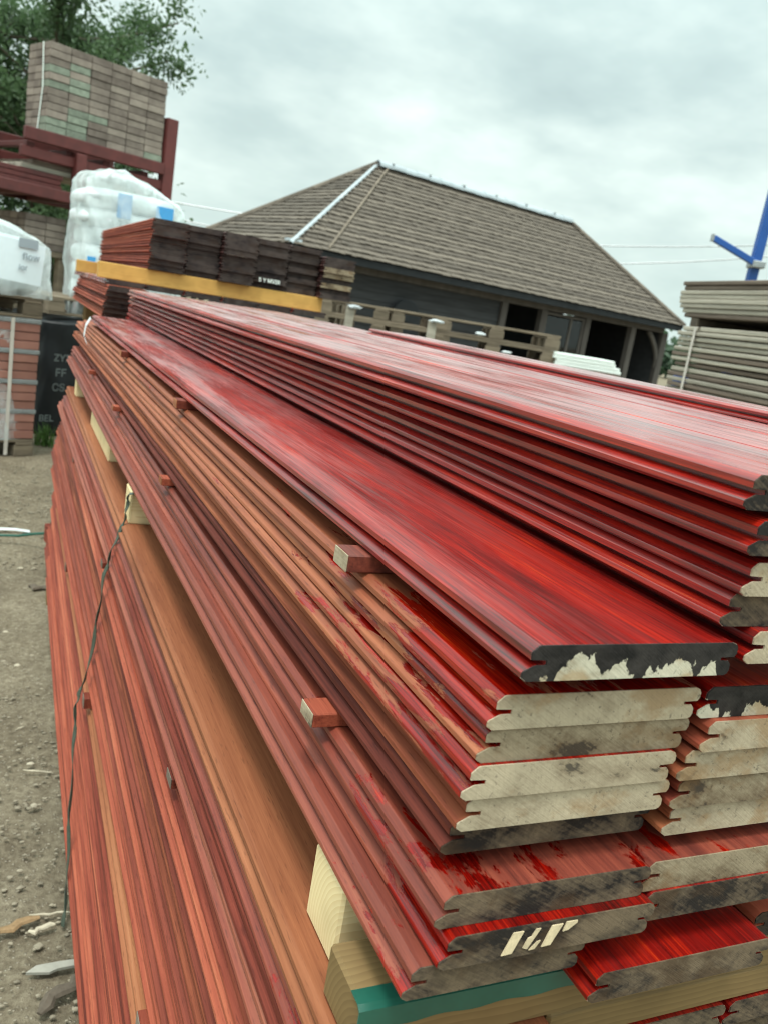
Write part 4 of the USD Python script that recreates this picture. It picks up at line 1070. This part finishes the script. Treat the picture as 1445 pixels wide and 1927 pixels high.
copy_of(kp.GetPath(), 'wooden_pallet', 'pallet on the ground under the red clay pack', 'pallet', local(BO, RZ, -.60, .49, -.012), RZ)
copy_of(kp.GetPath(), 'wooden_pallet', 'greyed pallet on top of the red clay pack', 'pallet', local(BO, RZ, -.60, .49, ztop + .006), RZ + 1)
PB = local(BO, RZ, -.40, .47, ztop + .155)
t = thing('wrapped_sacks', 'white plastic wrapped sacks on a pallet above the red clay pack', 'wrapped load', PB, RZ)
part(t, 'wrapping', load_wrap(1.10, .98, -.01, .50, 12), MAT['film'], True)
for k in range(3): part(t, 'sack', shift(pillow(.92, .86, .17, 30 + k), (0, 0, .06 + k * .125)), MAT['sack'], True)
def sheet_label(w, h, bend=.01):
    n = 6; V = []; F = []
    for j in range(2):
        for i in range(n): V.append((w * i / (n - 1), -bend * math.sin(math.pi * i / (n - 1)), h * j))
    V2 = np.array(V); V2 = np.vstack([V2, V2 + (0, .003, 0)])
    for i in range(n - 1):
        F += [[i, i + 1, n + i + 1], [i, n + i + 1, n + i], [2 * n + i, 3 * n + i + 1, 2 * n + i + 1], [2 * n + i, 3 * n + i, 3 * n + i + 1]]
    return V2, np.array(F)
lb = part(t, 'paper_label', rotaxis(shift(sheet_label(.44, .27), (-.12, -.585, .10)), (0, 1, 0), 4), MAT['paper'])
letters('flow', .042, MAT['grey_print'], t, (.18, -.602, .24), 'label_print', rz=0)
letters('ior', .035, MAT['grey_print'], t, (.16, -.602, .17), 'label_print', rz=0)
part(t, 'label_print', cbox((.13, .002, .06), (.22, -.600, .345), .0005), MAT['grey_print'])

# black wrapped pallet, and the big white wrapped load on it
KO = (.284, 7.36)
t = thing('black_pack', 'black wrapped pallet with faint white lettering between clay pack and timber', 'wrapped load', (*KO, 0), RZ)
part(t, 'wrapping', shift(wrap_mesh(1.12, .95, 0.02, .98, 41, flare=0.0, domed=.06, ragged=.0), (.56, .50, 0)), MAT['black_film'], True)
for s_, x, z, h in (('ZYI', .06, .63, .055), ('FF', .08, .51, .060), ('CS', .06, .39, .060)):
    letters(s_, h, MAT['chalk'], t, (x, -.045, z), 'lettering')
letters('BEL', .05, MAT['chalk'], t, (-.03, -.045, .14), 'lettering')
copy_of(kp.GetPath(), 'wooden_pallet', 'pallet between the black pack and the big white wrapped load', 'pallet', local(KO, RZ, .66, .60, .985), RZ)
WO = (.92, 8.22, 1.135)
t = thing('wrapped_sacks', 'tall white wrapped load of blue printed sacks before the red rack', 'wrapped load', WO, 9)
part(t, 'wrapping', load_wrap(.92, .80, -.18, 1.06, 77), MAT['film'], True)
for k in range(6):
    part(t, 'sack', shift(pillow(.84, .72, .20, 50 + k), (.02 * math.sin(k * 3) - .02 * max(k - 3, 0), 0, .08 + k * .150)), MAT['sack'], True)
for x, w, z, h in ((-.19, .12, .70, .20), (.14, .15, .74, .12), (-.40, .07, .30, .05), (-.15, .10, .16, .06), (.38, .04, .60, .16)):
    part(t, 'blue_print', cbox((w, .004, h), (x + w / 2, -.372, z + h / 2), .001), MAT['blue_print'])
letters('TTONN', .060, MAT['grey_print'], t, (-.18, -.374, .62), 'sack_print')
letters('ORION', .045, MAT['grey_print'], t, (-.42, -.374, .20), 'sack_print')

# red steel rack with brick packs
RO = (.239, 10.669)
t = thing('steel_rack', 'oxide red steel storage rack holding brick packs', 'rack', (*RO, 0), RZ)
part(t, 'upright', cbox((.15, .12, 3.27), (1.575, .02, 1.635), .008), MAT['rack_red'])
part(t, 'upright', cbox((.12, .12, 2.60), (.44, -.02, 1.30), .008), MAT['rack_red'])
part(t, 'upright', cbox((.15, .12, 2.74), (-1.30, .02, 1.37), .008), MAT['rack_red'])
for x in (1.42, -1.30): part(t, 'upright', cbox((.12, .12, 2.70), (x, 1.15, 1.35), .008), MAT['rack_red'])
part(t, 'beam', cbox((1.70, .07, .13), (.65, -.02, 2.68), .008), MAT['rack_red'])
part(t, 'beam', cbox((2.6, .07, .13), (.10, 1.00, 2.68), .008), MAT['rack_red'])
part(t, 'beam', cbox((1.75, .08, .11), (.66, .02, 2.495), .008), MAT['rack_red'])
part(t, 'beam', cbox((2.6, .08, .11), (.10, 1.00, 2.495), .008), MAT['rack_red'])
part(t, 'beam', cbox((1.75, .07, .12), (-.47, -.05, 2.11), .008), MAT['rack_red'])
part(t, 'beam', cbox((2.7, .07, .12), (.05, 1.00, 2.11), .008), MAT['rack_red'])
for x in (-.1, .35, .8, 1.30):
    part(t, 'cross_bearer', cbox((.09, .95, .055), (x, .51, 2.583), .006), MAT['rack_red'])
for x in (-1.1, -.6, -.1, .35): part(t, 'cross_bearer', cbox((.09, .95, .06), (x, .48, 2.08), .006), MAT['rack_red'])
part(t, 'brace', bar((1.50, .02, 2.18), (1.10, .02, 2.44), .05, .05, .005, (0, 1, 0)), MAT['rack_red'])
def brick_pack(o, nx, ny, nz, bw, bd, bh, label, green, z, mat='brown_brick', strap=True):
    t = thing('brick_pack', label, 'brick pack', (*o[:2], z), RZ)
    left = []
    for k in range(nz):
        for i in range(nx):
            for j in range(ny):
                c = ((i + .5) * bw + r2.uniform(-.003, .003), (j + .5) * bd + r2.uniform(-.006, .006), (k + .5) * bh)
                m = cbox((bw - .005, bd - .005, bh - .005), c, .004)
                if j == 0 or i == 0: part(t, 'brick', m, MAT['green_brick'] if (i, k) in green and j == 0 else MAT[mat])
                elif k == nz - 1 or i == nx - 1 or j == ny - 1: left.append(m)
    if left: part(t, 'inner_bricks', cat(left), MAT[mat], kind='stuff')
    if strap:
        part(t, 'strap', ribbon([(-.006, ny * bd * .35, 0), (-.008, ny * bd * .2, nz * bh * .5), (-.006, ny * bd * .3, nz * bh)], .02, .003, (0, 1, 0)), MAT['white_sheet'])
    return t
gr = {(0, 1), (1, 1), (0, 0), (1, 2), (2, 3), (1, 7), (5, 0), (1, 9), (0, 8), (1, 6), (1, 3), (1, 0), (0, 6)}
brick_pack(local(RO, RZ, .03, .0), 6, 3, 12, .2415, .17, .0755, 'tall pack of brown bricks with green tinged ones on the top of the red rack', gr, 2.748)
brick_pack(local(RO, RZ, -.08, .10), 2, 4, 5, .2415, .20, .075, 'short brown brick pack standing low behind the white sacks', set(), 1.50, strap=False)
t = thing('platform', 'timber platform carrying the low brown brick pack', 'platform', (*local(RO, RZ, .16, .50)[:2], 0), RZ)
part(t, 'deck', cbox((.58, .86, .06), (0, 0, 1.468), .006), MAT['pallet_wood'])
for sx in (-.22, .22):
    for sy in (-.36, .36): part(t, 'leg', cbox((.10, .10, 1.436), (sx, sy, .718), .006), MAT['pallet_wood'])
t = thing('timber_bundle', 'bundle of dark red timbers on the lower rack shelf', 'timber bundle', (*local(RO, RZ, -.95, .02)[:2], 2.112), RZ)
for j in range(4):
    for k in range(5): part(t, 'timber', cbox((1.25, .17, .05), (.62 + r2.uniform(-.05, .05), .09 + k * .19, .026 + j * .054), .005), MAT['rack_red'])
t = thing('timber_bundle', 'pale boards lying under the top rack shelf', 'timber bundle', (*local(RO, RZ, -.12, .06)[:2], 2.332), RZ)
for k in range(5): part(t, 'timber', cbox((1.3, .16, .05), (.60, .09 + k * .18, .025), .005), MAT['grey_pine'])
for k in range(5): part(t, 'timber', cbox((1.3, .16, .05), (.72, .09 + k * .18, .08), .005), MAT['grey_pine_dark'])

# broadleaf tree behind the rack
def tree(name, label, loc, h, crown_r, n_leaf, seed, leaf=.085, trunk_r=.16, mat='leaf', zmin=.25):
    r = np.random.default_rng(seed)
    t = thing(name, label, 'tree', loc)
    limbs = []; tips = []
    trunk = np.array([(0, 0, 0), (.05, .03, h * .2), (-.05, .06, h * .4), (.08, 0, h * .62), (.02, .05, h * .85)])
    part(t, 'trunk', tube(trunk, [trunk_r, trunk_r * .85, trunk_r * .7, trunk_r * .45, trunk_r * .2], 9), MAT['bark'], True)
    for i in range(64):
        q = r.uniform(.15, .92); s = np.array([np.interp(q, [0, .25, .5, .75, 1], trunk[:, k]) for k in range(3)])
        a = r.uniform(0, 6.28); L = crown_r * r.uniform(.55, 1.0) * (1.1 - .5 * abs(q - .5)); el = r.uniform(.0, .8)
        e_ = s + L * np.array([math.cos(a) * math.cos(el), math.sin(a) * math.cos(el), math.sin(el)])
        mid = (s + e_) / 2 + r.normal(0, .1, 3) - (0, 0, .05 * L)
        limbs.append(tube([s, mid, e_], [trunk_r * .28, trunk_r * .16, .012], 5))
        for f in (.35, .55, .75, .9, 1.0): tips.append(s + (e_ - s) * f + r.normal(0, .12, 3))
    part(t, 'limbs', cat(limbs), MAT['bark'], True)
    tips = np.array(tips)
    k = r.integers(0, len(tips), n_leaf)
    c = tips[k] + r.normal(0, 1, (n_leaf, 3)) * crown_r * .085 * r.uniform(.4, 1.3, (n_leaf, 1))
    nrm = r.normal(0, 1, (n_leaf, 3)) + (0, 0, .8); nrm /= np.linalg.norm(nrm, axis=1, keepdims=True)
    a = np.cross(nrm, r.normal(0, 1, (n_leaf, 3))); a /= np.linalg.norm(a, axis=1, keepdims=True); b = np.cross(nrm, a)
    s = leaf * r.uniform(.6, 1.25, (n_leaf, 1))
    V = np.stack([c - a * s, c + b * s * .45 + nrm * s * .12, c + a * s, c - b * s * .45 + nrm * s * .12], 1).reshape(-1, 3)
    I = np.arange(n_leaf)[:, None] * 4
    part(t, 'crown', (V, np.vstack([I + [0, 1, 2], I + [0, 2, 3]])), MAT[mat])
    return t
tree('broadleaf_tree', 'leafy green tree standing behind the brick packs on the rack', (.55, 16.6, 0), 6.4, 2.25, 60000, 5, leaf=.055)
tree('broadleaf_tree', 'darker tree part hidden at the left edge behind the rack', (-1.9, 18.2, 0), 6.8, 2.6, 40000, 6, leaf=.06)
# low far hedge glimpsed between barn and grey timber
def hedge():
    r = np.random.default_rng(9); n = 26000
    u = r.uniform(-60, 90, n); c = np.stack([u, 75 + 6 * np.sin(u * .07) + r.normal(0, 1.2, n) - .25 * u, np.abs(r.normal(0, 1, n)) * 1.1 + r.uniform(0, 1.6, n)], 1)
    a = r.normal(0, 1, (n, 3)); a /= np.linalg.norm(a, axis=1, keepdims=True); b = np.cross(a, r.normal(0, 1, (n, 3))); b /= np.linalg.norm(b, axis=1, keepdims=True)
    s = r.uniform(.25, .55, (n, 1)); V = np.stack([c - a * s, c + b * s * .6, c + a * s, c - b * s * .6], 1).reshape(-1, 3)
    I = np.arange(n)[:, None] * 4
    return V, np.vstack([I + [0, 1, 2], I + [0, 2, 3]])
single('far_hedge', hedge(), MAT['hedge'], 'distant hedge line beyond the yard', 'hedge', kind='stuff')
t = thing('blue_drum', 'blue plastic drum seen in the gap right of the barn', 'drum', (26.2, 28.6, 0))
part(t, 'body', tube([(0, 0, 0), (0, 0, .9)], .30, 16), MAT['blue_steel'], 40)
part(t, 'rim', tube([(0, 0, .88), (0, 0, .93)], .32, 16), MAT['blue_steel'], 40)
